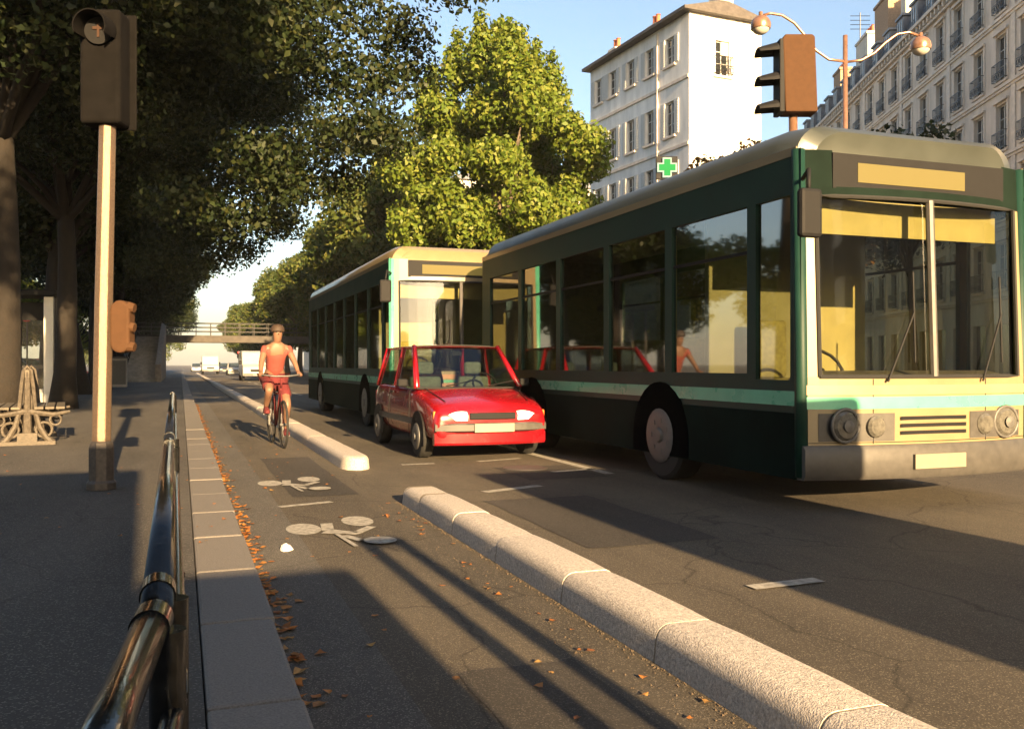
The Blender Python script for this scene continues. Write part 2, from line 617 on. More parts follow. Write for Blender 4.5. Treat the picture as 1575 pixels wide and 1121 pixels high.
asphalt('patch', (0.040, 0.037, 0.033), (0.052, 0.046, 0.040), crack=0.0)
for x0, x1, y0, y1 in ((2.5, 3.5, 5.4, 7.6), (0.95, 1.55, 8.4, 12.0), (3.4, 4.3, 8.8, 10.0), (1.0, 1.5, 2.2, 3.4)):
    rp_ = random.Random(int(x0 * 100))
    e = []
    for k in range(24):
        f = k / 24 * 4
        i, q = int(f), f - int(f)
        c4 = [(x0, y0), (x1, y0), (x1, y1), (x0, y1)]
        a_, b_ = c4[i], c4[(i + 1) % 4]
        e.append((a_[0] + (b_[0] - a_[0]) * q + rp_.uniform(-.012, .012), a_[1] + (b_[1] - a_[1]) * q + rp_.uniform(-.012, .012), 0.003))
    pm2 = MB()
    pm2.add(e, [tuple(range(24))])
    tag(pm2.build('asphalt_patch', 'patch'), kind='structure')
gm = MB()
rgp = random.Random(71)
for k in range(700):
    yy = 1.2 + 6.6 * rgp.random()
    xx = 1.782 - abs(rgp.gauss(0, 0.022)) if rgp.random() < .75 else 1.60 + rgp.gauss(0, .03) + .04 * math.sin(yy * 3)
    q = rgp.uniform(.0015, .006)
    gm.add([(xx - q, yy - q, .001), (xx + q, yy - q * .7, .001), (xx + q * .2, yy + q, .001), (xx, yy, .001 + q * 1.2)], [(0, 1, 3), (1, 2, 3), (2, 0, 3)])
tag(gm.build('grit', 'soilgrit'), 'brown grit gathered along the foot of the lane separator', 'grit', kind='stuff')


# ------------------------------------------------------------------ granite lane separators
def separator(name, label, x0, x1, y0, y1, h, nose0=True, nose1=False, step=1.0):
    t = thing(name, label, 'kerb', ((x0 + x1) / 2, y0, 0), 0, 'granite separators between cycle lane and traffic')
    w = (x1 - x0) / 2
    prof = []
    for a in range(0, 7):
        th = PI / 2 * a / 6
        prof.append((-w + 0.07 * (1 - math.cos(th)), h - 0.07 * (1 - math.sin(th))))
    prof = [(-w - 0.012, -0.02)] + prof + [(-x, z) for x, z in prof[::-1]] + [(w + 0.012, -0.02)]
    y, k, L = 0.0, 0, y1 - y0
    rr = random.Random(11)
    while y < L - 0.05:
        e = min(L, y + step * rr.uniform(0.93, 1.07))
        mb = MB()
        ys = [y + 0.006, e - 0.006]
        secs = []
        dz = rr.uniform(-0.006, 0.006)
        if k == 0 and nose0:
            for a in range(7):
                q = a / 6
                s = math.sqrt(max(0.0, 1 - (1 - q) ** 2)) * 0.86 + 0.14
                secs.append([(x * s, y + q * 0.30, z * (0.72 + 0.28 * math.sqrt(s)) if z > 0 else z) for x, z in prof])
            secs.append([(x, ys[1], z) for x, z in prof])
        else:
            n = 5
            for a in range(n + 1):
                yy = ys[0] + (ys[1] - ys[0]) * a / n
                ed = 0.010 if a in (0, n) else 0.0
                secs.append([(x * (1 - ed), yy, z - ed * 0.5 + dz * (1 if z > 0.02 else 0)) for x, z in prof])
        mb.loft(secs)
        mb.build('block', 'granite', t, smooth='auto')
        y = e
        k += 1
    jm = MB()
    jm.loft([[(x * 0.985, yy, z - 0.007 if z > 0 else z) for x, z in prof] for yy in (0.30, L - 0.03)])
    jm.build('joint_mortar', 'mortar', t)
    return t


separator('lane_separator', 'pale granite lane separator running from the right foreground to a rounded nose', 1.80, 2.10, 0.2, 7.7, 0.155)
separator('lane_separator', 'distant granite lane separator beside the cyclist, beyond the gap in the kerb', 1.74, 2.06, 10.3, 120.0, 0.155, step=1.6)


# ------------------------------------------------------------------ trees
def leaf_cloud(name, clusters, n, size, m, seed, parent, up=0.35, hang=0.3, aspect=0.62):
    rg = np.random.default_rng(seed)
    cs = np.array([c[:3] for c in clusters], float)
    rs = np.array([c[3] for c in clusters], float)
    sq = np.array([c[4] if len(c) > 4 else 0.8 for c in clusters], float)
    w = rs ** 2.2
    idx = rg.choice(len(cs), n, p=w / w.sum())
    d = rg.normal(size=(n, 3))
    d /= np.linalg.norm(d, axis=1)[:, None]
    rad = rg.random(n) ** 0.42
    pos = cs[idx] + d * (rs[idx] * rad)[:, None] * np.stack([np.ones(n), np.ones(n), sq[idx]], 1)
    pos += rg.normal(size=(n, 3)) * 0.07
    nrm = d * 0.9 + rg.normal(size=(n, 3)) * 0.7
    nrm[:, 2] += up
    nrm /= np.linalg.norm(nrm, axis=1)[:, None]
    ax = rg.normal(size=(n, 3))
    ax[:, 2] -= hang
    ax -= nrm * (ax * nrm).sum(1)[:, None]
    ax /= np.linalg.norm(ax, axis=1)[:, None]
    bx = np.cross(nrm, ax)
    s = size * (0.6 + 0.8 * rg.random(n))
    L = ax * s[:, None]
    Wd = bx * (s * aspect * 0.5)[:, None]
    fold = nrm * (s * 0.12)[:, None]
    v = np.stack([pos - L * 0.5, pos + Wd - L * 0.08 + fold, pos + L * 0.5, pos - Wd - L * 0.08 + fold], 1).reshape(-1, 3)
    me = bpy.data.meshes.new(name)
    me.vertices.add(n * 4)
    me.vertices.foreach_set('co', v.astype(np.float32).ravel())
    me.loops.add(n * 4)
    me.loops.foreach_set('vertex_index', np.arange(n * 4, dtype=np.int32))
    me.polygons.add(n)
    me.polygons.foreach_set('loop_start', np.arange(0, n * 4, 4, dtype=np.int32))
    try:
        me.polygons.foreach_set('loop_total', np.full(n, 4, dtype=np.int32))
    except Exception:
        pass
    me.materials.append(MATS[m])
    me.update(calc_edges=True)
    me.validate()
    o = bpy.data.objects.new(name, me)
    C.objects.link(o)
    o.parent = parent
    return o


def wood(parent, clusters, h_trunk, r0, seed, m='bark', lean=(0, 0), nb=16):
    rr = random.Random(seed)
    mb = MB()
    pts, rs = [], []
    for i in range(8):
        q = i / 7
        pts.append((lean[0] * q + 0.10 * math.sin(3 * q + seed), lean[1] * q + 0.08 * math.cos(4 * q + seed), h_trunk * q - 0.05))
        rs.append(r0 * (1.35 if i == 0 else 1.0) * (1 - 0.42 * q))
    mb.tube(pts, rs, 12)
    trunk = mb.build('trunk', m, parent, smooth=True)
    lb = MB()
    top = Vector(pts[-1])
    cl = sorted(clusters, key=lambda c: -c[3])
    rr.shuffle(cl)
    cl = [c for c in cl if math.hypot(c[0], c[1]) < 4.6]
    for c in cl[:nb]:
        e = Vector(c[:3])
        st = Vector(pts[rr.choice([5, 6, 7])])
        mid = st.lerp(e, 0.45) + Vector((rr.uniform(-.4, .4), rr.uniform(-.4, .4), rr.uniform(0.1, .6)))
        q = r0 * rr.uniform(0.28, 0.5)
        lb.tube([st, st.lerp(mid, .5) + Vector((0, 0, .15)), mid, mid.lerp(e, .55), e], [q, q * .8, q * .6, q * .38, q * .12], 7)
        for _ in range(3):
            s2 = mid.lerp(e, rr.uniform(0.1, .8))
            e2 = s2 + Vector((rr.uniform(-1, 1), rr.uniform(-1, 1), rr.uniform(-.3, 1))) * c[3] * 0.9
            lb.tube([s2, s2.lerp(e2, .5) + Vector((0, 0, .1)), e2], [q * .32, q * .2, q * .07], 5)
    lb.build('limbs', m, parent, smooth=True)
    return trunk


def blob_crown(seed, rx, ry, z0, z1, k, cr, shape='round'):
    rr = random.Random(seed)
    out = []
    zc, rz = (z0 + z1) / 2, (z1 - z0) / 2
    tries = 0
    while len(out) < k and tries < k * 40:
        tries += 1
        u = Vector((rr.gauss(0, 1), rr.gauss(0, 1), rr.gauss(0, 1))).normalized()
        q = rr.uniform(0.35, 1.0) ** 0.6
        x, yy, z = u.x * rx * q, u.y * ry * q, zc + u.z * rz * q
        if shape == 'flame':
            f = (z - z0) / (z1 - z0)
            s = 1.0 if f < 0.55 else max(0.2, 1 - ((f - 0.55) / 0.5) ** 1.6)
            x, yy = x * s * 1.05, yy * s * 1.05
        out.append((x, yy, z, cr * rr.uniform(0.6, 1.25), rr.uniform(0.65, 1.0)))
    return out


def make_tree(name, label, loc, rotz, clusters, n, size, leaf, trunk_h, r0, seed, group=None, bark='bark', lean=(0, 0), cat='tree', nb=16, hang=0.3):
    t = thing(name, label, cat, loc, rotz, group)
    wood(t, clusters, trunk_h, r0, seed, bark, lean, nb)
    leaf_cloud('crown', clusters, n, size, leaf, seed, t, hang=hang, up=0.05)
    return t


GL = 'avenue trees along the left pavement'
# left avenue: near trees with fine leaves, then copies into the distance
cA = blob_crown(21, 5.4, 5.6, 4.6, 14.5, 74, 1.25)
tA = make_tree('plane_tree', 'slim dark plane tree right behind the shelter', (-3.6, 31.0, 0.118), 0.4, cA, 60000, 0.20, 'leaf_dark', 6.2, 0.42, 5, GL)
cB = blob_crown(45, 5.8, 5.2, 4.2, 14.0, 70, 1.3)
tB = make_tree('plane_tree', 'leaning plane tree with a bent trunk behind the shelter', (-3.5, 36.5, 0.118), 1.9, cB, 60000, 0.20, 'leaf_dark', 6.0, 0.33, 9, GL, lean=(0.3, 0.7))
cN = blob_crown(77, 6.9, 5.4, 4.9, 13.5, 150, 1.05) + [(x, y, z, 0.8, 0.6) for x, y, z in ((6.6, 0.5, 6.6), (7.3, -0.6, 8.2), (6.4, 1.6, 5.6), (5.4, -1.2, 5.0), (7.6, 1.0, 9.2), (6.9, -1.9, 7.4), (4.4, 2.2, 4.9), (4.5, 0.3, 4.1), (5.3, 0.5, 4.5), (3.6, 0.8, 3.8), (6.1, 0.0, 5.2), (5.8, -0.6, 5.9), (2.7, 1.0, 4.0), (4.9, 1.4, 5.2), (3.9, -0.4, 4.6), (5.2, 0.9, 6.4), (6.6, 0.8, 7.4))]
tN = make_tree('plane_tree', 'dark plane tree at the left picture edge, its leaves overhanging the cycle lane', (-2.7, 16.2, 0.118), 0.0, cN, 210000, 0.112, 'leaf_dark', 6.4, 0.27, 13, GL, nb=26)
lab_left = ['plane tree just past the shelter, third trunk of the left avenue', 'plane tree behind the brown repeater box on the signal pole',
            'plane tree near the foot of the footbridge stair', 'plane tree standing beside the footbridge stair', 'plane tree at the near side of the footbridge deck',
            'farther plane tree whose crown rises beyond the footbridge', 'far plane tree on the left well past the footbridge', 'farthest plane tree of the left avenue']
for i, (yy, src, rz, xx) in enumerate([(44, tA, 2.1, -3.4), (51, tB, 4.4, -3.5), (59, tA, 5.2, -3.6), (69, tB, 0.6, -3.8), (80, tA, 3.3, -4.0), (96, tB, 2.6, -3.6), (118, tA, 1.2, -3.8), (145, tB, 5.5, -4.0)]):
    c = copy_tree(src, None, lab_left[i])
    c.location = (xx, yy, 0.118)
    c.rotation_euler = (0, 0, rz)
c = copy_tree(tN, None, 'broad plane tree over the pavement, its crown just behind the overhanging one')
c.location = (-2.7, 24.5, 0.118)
c.rotation_euler = (0, 0, 0.5)
# unseen trees added behind the photographer, stretched tall to shade the left crowns
for i, (xx, yy, rz, s) in enumerate([(-4.6, -5.0, 0.3, 1.0), (-12.5, -5.0, 2.0, 1.0), (-19.5, -6.0, 4.0, 1.0), (-4.8, -9.0, 3.6, 1.0), (-9.5, -12.0, 1.2, 1.0)]):
    c = copy_tree(tN, None, 'unseen tree added behind the photographer, stretched tall to shade the left crowns')
    c['group'] = 'added shade trees behind the camera'
    c.location = (xx, yy, 0.118)
    c.rotation_euler = (0, 0, rz)
    c.scale = (s, s, s * 2.1)

# second row further left, in the sun
cL = blob_crown(91, 4.2, 4.2, 1.6, 9.5, 46, 1.15)
tL = make_tree('linden_tree', 'sunlit yellow green tree seen between the trunks at far left', (-16, 52, 0.118), 0.0, cL, 26000, 0.26, 'leaf_lit', 3.5, 0.25, 31, 'trees behind the left pavement')
for i, (xx, yy, lab) in enumerate([(-13, 40, 'bushy tree behind the shelter at the left edge'), (-20, 60, 'bushy tree far back between the two leftmost trunks'), (-11, 70, 'bushy tree behind the leaning trunk'),
                                   (-15, 84, 'bushy tree behind the signal pole'), (-10, 100, 'bushy tree behind the stair landing'), (-22, 38, 'bushy tree at the far left beyond the parked cars')]):
    c = copy_tree(tL, None, lab)
    c.location = (xx, yy, 0.118)
    c.rotation_euler = (0, 0, i * 1.3)

# the big sunlit tree in the middle and the row behind it
rr = random.Random(5)
cM = blob_crown(14, 4.0, 3.9, 2.4, 13.0, 80, 1.05)
for k in range(20):
    a = rr.uniform(0, 2 * PI)
    q = rr.uniform(0.2, 3.9)
    zt = 14.5 - 0.17 * q * q + rr.uniform(-0.5, 0.5)
    for s in range(4):
        cM.append((0.92 * q * math.cos(a) * (1 - 0.02 * s), 0.92 * q * math.sin(a) * (1 - .02 * s), zt - 1.5 + s * 0.58, 0.72 - 0.15 * s, 1.1))
p = at(768, 560, 36)
tM = make_tree('maple_tree', 'large sunlit yellow green tree with pointed clumps behind the buses', (p.x, p.y, 0.1), 0.6, cM, 135000, 0.205, 'leaf_lit', 4.5, 0.35, 17, 'trees along the right side of the road', bark='bark2')
cR = blob_crown(33, 4.8, 4.8, 3.0, 13.0, 60, 1.25, 'flame')
tR = make_tree('maple_tree', 'tall green tree left of the big sunlit tree, above the far bus', (11.6, 47, 0.1), 0.0, cR, 46000, 0.27, 'leaf_mid', 4.5, 0.33, 23, 'trees along the right side of the road', bark='bark2')
labs = ['tree rising above the far bus roof, second behind the big sunlit tree', 'tree above the right part of the footbridge', 'tree beyond the footbridge railing on the right', 'tree on the right well past the footbridge',
        'small looking tree far down the right side', 'farther tree down the right side near the white sky', 'very distant tree on the right side', 'last tree on the right where the avenue ends']
for i, yy in enumerate([58, 70, 83, 98, 115, 135, 160, 190]):
    c = copy_tree(tR, None, labs[i])
    c.location = (12.0 + 0.3 * math.sin(i * 2), yy, 0.1)
    c.rotation_euler = (0, 0, i * 2.1)
    c.scale = (1.0, 1.0, 0.95 + 0.08 * math.sin(i * 3))
cF = blob_crown(50, 22, 6, 2.0, 13.0, 60, 3.2)
ff = thing('far_wood', 'hazy mass of trees closing the end of the avenue', 'wood')
ff.location = (-22, 330, 0)
tag(leaf_cloud('foliage', cF, 26000, 0.7, 'leaf_mid', 8, ff), kind='stuff')

# small trees at the right
cS = blob_crown(61, 2.6, 2.6, 3.6, 9.0, 34, 0.9)
p = at(1218, 560, 34)
make_tree('street_tree', 'thin leaved bluish green tree behind the brown signal head', (p.x, p.y, 0.12), 0.3, cS, 12000, 0.20, 'leaf_mid', 5.0, 0.16, 41, 'small trees on the right pavement')
cS2 = blob_crown(62, 2.6, 2.6, 3.2, 8.6, 34, 0.9)
p = at(1128, 560, 33)
make_tree('street_tree', 'rusty autumn tree in front of the white gable wall', (p.x, p.y, 0.12), 0.3, cS2, 15000, 0.20, 'leaf_rust', 4.6, 0.16, 43, 'small trees on the right pavement')
p = at(1275, 560, 40)
cS3 = blob_crown(63, 2.4, 2.4, 4.6, 10.6, 32, 0.9)
make_tree('street_tree', 'reddish tree below the lamp, left of the stone facade', (p.x, p.y, 0.12), 1.3, cS3, 12000, 0.21, 'leaf_rust', 5.5, 0.16, 47, 'small trees on the right pavement')
p = at(1405, 560, 27)
cS4 = blob_crown(64, 1.7, 1.7, 4.2, 8.0, 22, 0.75)
make_tree('street_tree', 'small dark tree against the stone facade at right', (p.x, p.y, 0.12), 2.3, cS4, 9000, 0.17, 'leaf_dark', 5.0, 0.12, 49, 'small trees on the right pavement')


# ------------------------------------------------------------------ buildings
def wall_open(mb, L, H, opens, depth=0.25, mi=0, mi_rev=0):
    """wall in the plane y=0 (outside towards -y) with rectangular openings (x0,x1,z0,z1) and their reveals"""
    xs = sorted(set([0.0, L] + [o[0] for o in opens] + [o[1] for o in opens]))
    zs = sorted(set([0.0, H] + [o[2] for o in opens] + [o[3] for o in opens]))
    for i in range(len(xs) - 1):
        for j in range(len(zs) - 1):
            cx, cz = (xs[i] + xs[i + 1]) / 2, (zs[j] + zs[j + 1]) / 2
            if any(o[0] < cx < o[1] and o[2] < cz < o[3] for o in opens):
                continue
            mb.quad((xs[i], 0, zs[j]), (xs[i + 1], 0, zs[j]), (xs[i + 1], 0, zs[j + 1]), (xs[i], 0, zs[j + 1]), mi)
    for x0, x1, z0, z1 in opens:
        d = depth
        mb.quad((x0, 0, z0), (x0, 0, z1), (x0, d, z1), (x0, d, z0), mi_rev)
        mb.quad((x1, 0, z0), (x1, d, z0), (x1, d, z1), (x1, 0, z1), mi_rev)
        mb.quad((x0, 0, z0), (x0, d, z0), (x1, d, z0), (x1, 0, z0), mi_rev)
        mb.quad((x0, 0, z1), (x1, 0, z1), (x1, d, z1), (x0, d, z1), mi_rev)


def window_proto(parent, w, h, railing=True, shutters=False, hood=False):
    """window > pane, balcony_railing, shutter; origin at the bottom centre of the opening, outside towards -y"""
    f = MB()
    t = 0.06
    d0, d1 = 0.14, 0.20
    f.box(-w / 2, -w / 2 + t, d0, d1, 0, h)
    f.box(w / 2 - t, w / 2, d0, d1, 0, h)
    f.box(-w / 2 + t, w / 2 - t, d0, d1, 0, t)
    f.box(-w / 2 + t, w / 2 - t, d0, d1, h - t, h)
    f.box(-0.035, 0.035, d0 - 0.01, d1 - 0.005, t, h - t)
    for k in (0.36, 0.70):
        f.box(-w / 2 + t, -0.035, d0 + .01, d1 - .01, h * k - 0.02, h * k + 0.02)
        f.box(0.035, w / 2 - t, d0 + .01, d1 - .01, h * k - 0.02, h * k + 0.02)
    wo = f.build('window', 'winframe', parent)
    MB().quad((-w / 2, 0.175, 0), (w / 2, 0.175, 0), (w / 2, 0.175, h), (-w / 2, 0.175, h)).build('pane', 'winglass', wo)
    s = MB()
    s.box(-w / 2 - 0.15, w / 2 + 0.15, -0.12, 0.10, -0.12, -0.004)
    if hood:
        s.box(-w / 2 - 0.2, w / 2 + 0.2, -0.16, -0.002, h + 0.12, h + 0.24)
        s.box(-w / 2 - 0.16, -w / 2 - 0.003, -0.05, -0.002, -0.0, h + 0.118)
        s.box(w / 2 + 0.003, w / 2 + 0.16, -0.05, -0.002, -0.0, h + 0.118)
    s.build('sill', 'stonetrim', wo)
    if railing:
        r = MB()
        ww = w / 2 + 0.10
        for z in (0.06, 0.45, 0.92):
            r.box(-ww, ww, -0.235, -0.205, z, z + 0.035)
        n = 11
        for k in range(n + 1):
            x = -ww + 2 * ww * k / n
            r.box(x - 0.011, x + 0.011, -0.229, -0.211, 0.095, 0.92)
        for k in range(5):
            x = -ww + 2 * ww * (k + 0.5) / 5
            ring = [(x + 0.11 * math.cos(a * PI / 5), -0.22, 0.27 + 0.13 * math.sin(a * PI / 5)) for a in range(11)]
            r.tube(ring, 0.014, 5)
        for sx in (-1, 1):
            r.box(sx * ww - 0.015, sx * ww + 0.015, -0.204, 0.0, 0.06, 0.095)
            r.box(sx * ww - 0.015, sx * ww + 0.015, -0.204, 0.0, 0.92, 0.955)
        r.build('balcony_railing', 'iron', wo)
    if shutters:
        for sx in (-1, 1):
            q = MB()
            x0 = sx * (w / 2 + 0.02)
            x1 = sx * (w / 2 + 0.02 + w * 0.46)
            a, b = min(x0, x1), max(x0, x1)
            q.box(a, b, -0.05, -0.004, 0, h)
            for k in range(12):
                q.box(a + 0.05, b - 0.05, -0.062, -0.049, h * (k + 0.25) / 12.5, h * (k + 0.75) / 12.5)
            q.build('shutter', 'shutter', wo)
    return wo


def chimney(parent, x, y, z, lx, ly, h, pots, m='brick'):
    c = MB()
    c.box(x - lx / 2, x + lx / 2, y - ly / 2, y + ly / 2, z - 2.5, z + h)
    c.box(x - lx / 2 - .1, x + lx / 2 + .1, y - ly / 2 - .1, y + ly / 2 + .1, z + h + .002, z + h + 0.22)
    o = c.build('chimney', m, parent)
    for k in range(pots):
        MB().lathe([(0.16, 0), (0.13, 0.15), (0.11, 0.55), (0.15, 0.6), (0.12, 0.62)], 10,
                   (x - lx / 2 + lx * (k + 0.5) / pots, y, z + h + 0.222)).build('chimney_pot', 'terracotta', o, smooth='auto')
    return o


def haussmann(label, loc, rotz, L, bays, zfl, fl_h, eave, depth=12.0, side_windows=False, seed=1, group=None):
    t = thing('apartment_building', label, 'building', loc, rotz, group)
    sp = L / bays
    w, h = 1.2, 2.4
    opens = []
    for z in zfl:
        for b in range(bays):
            xc = sp * (b + 0.5)
            opens.append((xc - w / 2, xc + w / 2, z, z + h))
    sh = []
    for b in range(bays):
        xc = sp * (b + 0.5)
        sh.append((xc - 0.8, xc + 0.8, 0.5, 3.2))
    m = MB()
    wall_open(m, L, eave, opens + sh, 0.28)
    m.quad((0, 0, 0), (0, 0, eave), (0, depth, eave), (0, depth, 0))
    m.quad((L, 0, 0), (L, depth, 0), (L, depth, eave), (L, 0, eave))
    m.quad((0, depth, 0), (0, depth, eave), (L, depth, eave), (L, depth, 0))
    m.quad((0, 0.30, 0), (L, 0.30, 0), (L, 0.30, eave), (0, 0.30, eave))
    m.build('wall', 'stone', t, fix=False)
    c = MB()
    for i, z in enumerate(zfl):
        zz = z - 0.42
        c.box(-0.05, L + 0.05, -0.16, -0.002, zz, zz + 0.16)
        c.box(-0.05, L + 0.05, -0.09, -0.003, zz - 0.14, zz - 0.003)
    c.box(-0.1, L + 0.1, -0.45, 0.2, eave + 0.002, eave + 0.22)
    c.box(-0.05, L + 0.05, -0.22, -0.002, eave - 0.5, eave - 0.35)
    k = 0
    while k * 0.62 < L:
        c.box(k * 0.62 + 0.1, k * 0.62 + 0.3, -0.36, -0.003, eave - 0.347, eave)
        k += 1
    c.build('cornice', 'stonetrim', t)
    for b in range(0, bays + 1, 3):
        x = sp * b
        pl = MB()
        pl.box(x - 0.22, x + 0.22, -0.07, -0.004, zfl[0] - 0.25, eave - 0.51)
        pl.build('pilaster', 'stonetrim', t)
    proto = window_proto(t, w, h, True, False, True)
    first = True
    for z in zfl:
        for b in range(bays):
            xc = sp * (b + 0.5)
            if first:
                proto.location = (xc, 0, z)
                first = False
            else:
                copy_to(proto, t, (xc, 0, z))
    g = MB()
    for o in sh:
        g.quad((o[0], .2, o[2]), (o[1], .2, o[2]), (o[1], .2, o[3]), (o[0], .2, o[3]))
    g.build('shop_window', 'winglass', t)
    # mansard
    r = MB()
    mz, ms = 3.4, 1.3
    r.loft([[(0, 0.1, eave + .22), (L, 0.1, eave + .22), (L, depth, eave + .22), (0, depth, eave + .22)],
            [(0, 0.1 + ms, eave + mz), (L, 0.1 + ms, eave + mz), (L, depth - ms, eave + mz), (0, depth - ms, eave + mz)],
            [(0, 4.5, eave + mz + 1.1), (L, 4.5, eave + mz + 1.1), (L, depth - 4.5, eave + mz + 1.1), (0, depth - 4.5, eave + mz + 1.1)]])
    rf = r.build('roof', 'slate', t)
    dproto = None
    for b in range(bays):
        xc = sp * (b + 0.5)
        if dproto is None:
            d = MB()
            d.box(-0.62, 0.62, -0.08, 1.5, 0, 2.2)
            d.box(-0.75, 0.75, -0.2, 1.6, 2.204, 2.36)
            dproto = d.build('dormer', 'zinc', t)
            g = MB().quad((-0.42, -0.085, 0.3), (0.42, -0.085, 0.3), (0.42, -0.085, 1.95), (-0.42, -0.085, 1.95)).build('pane', 'winglass', dproto)
            q = MB()
            for xx in (-0.45, 0.38, -0.03):
                q.box(xx, xx + 0.07, -0.12, -0.088, 0.3, 1.95)
            q.box(-0.52, 0.52, -0.14, -0.088, 0.2, 0.298)
            q.build('frame', 'winframe', dproto)
            rl = MB()
            for zz in (0.3, 0.6, 0.9):
                rl.box(-0.55, 0.55, -0.30, -0.275, zz, zz + 0.03)
            for kk in range(10):
                rl.box(-0.55 + kk * 0.12, -0.53 + kk * 0.12, -0.296, -0.279, 0.1, 0.9)
            rl.build('balcony_railing', 'iron', dproto)
            dproto.location = (xc, 0.45, eave + 0.24)
        else:
            copy_to(dproto, t, (xc, 0.45, eave + 0.24))
    return t


# stone block at right
def cam_pt(xc, yc):
    p = RX * xc + FX * yc
    return Vector((p.x, p.y, 0))


D = (cam_pt(0.0807, 1.0)).normalized()           # the facade runs away from the camera along D
far = cam_pt(25.3 + 0.0807 * 25.6, 45 + 25.6)
L1 = 38.4
ang = math.atan2(-D.y, -D.x)                      # local +x goes back towards the camera
b1 = haussmann('stone apartment block with iron balconies and slate mansard filling the right edge', (far.x, far.y, 0.12), ang, L1, 14,
               [5.0, 8.6, 12.2, 15.8, 19.4], 3.6, 22.8, group='stone apartment blocks')
chimney(b1, 1.2, 5.0, 27.2, 1.0, 5.0, 3.0, 3, 'plasterwarm')
chimney(b1, 15.0, 5.5, 26.8, 1.0, 4.0, 2.6, 4, 'plasterwarm')
f2 = far + D * 22
b2 = haussmann('farther stone apartment block behind the lamp with chimney pots on its roof', (f2.x, f2.y, 0.12), ang, 21.6, 8,
               [5.0, 8.6, 12.2, 15.8, 19.4], 3.6, 22.8, group='stone apartment blocks')
chimney(b2, 18.0, 3.0, 27.0, 3.4, 1.0, 3.6, 9, 'brick')
chimney(b2, 11.0, 3.5, 27.0, 3.4, 1.0, 3.0, 8, 'plasterwarm')
chimney(b2, 3.0, 3.5, 27.0, 2.4, 1.0, 2.6, 6, 'brick')
# roof antenna
an = MB()
q = at(1323, 20, 83)
an.tube([(q.x, q.y, 26), (q.x, q.y, q.z)], 0.05, 6)
for k in range(4):
    an.tube([tuple(Vector((q.x, q.y, q.z - 0.3 - k * 0.4)) - RX * 0.9), tuple(Vector((q.x, q.y, q.z - 0.3 - k * 0.4)) + RX * 0.9)], 0.03, 5)
tag(an.build('roof_antenna', 'iron'), 'thin television antenna on the farther stone block roof', 'antenna')


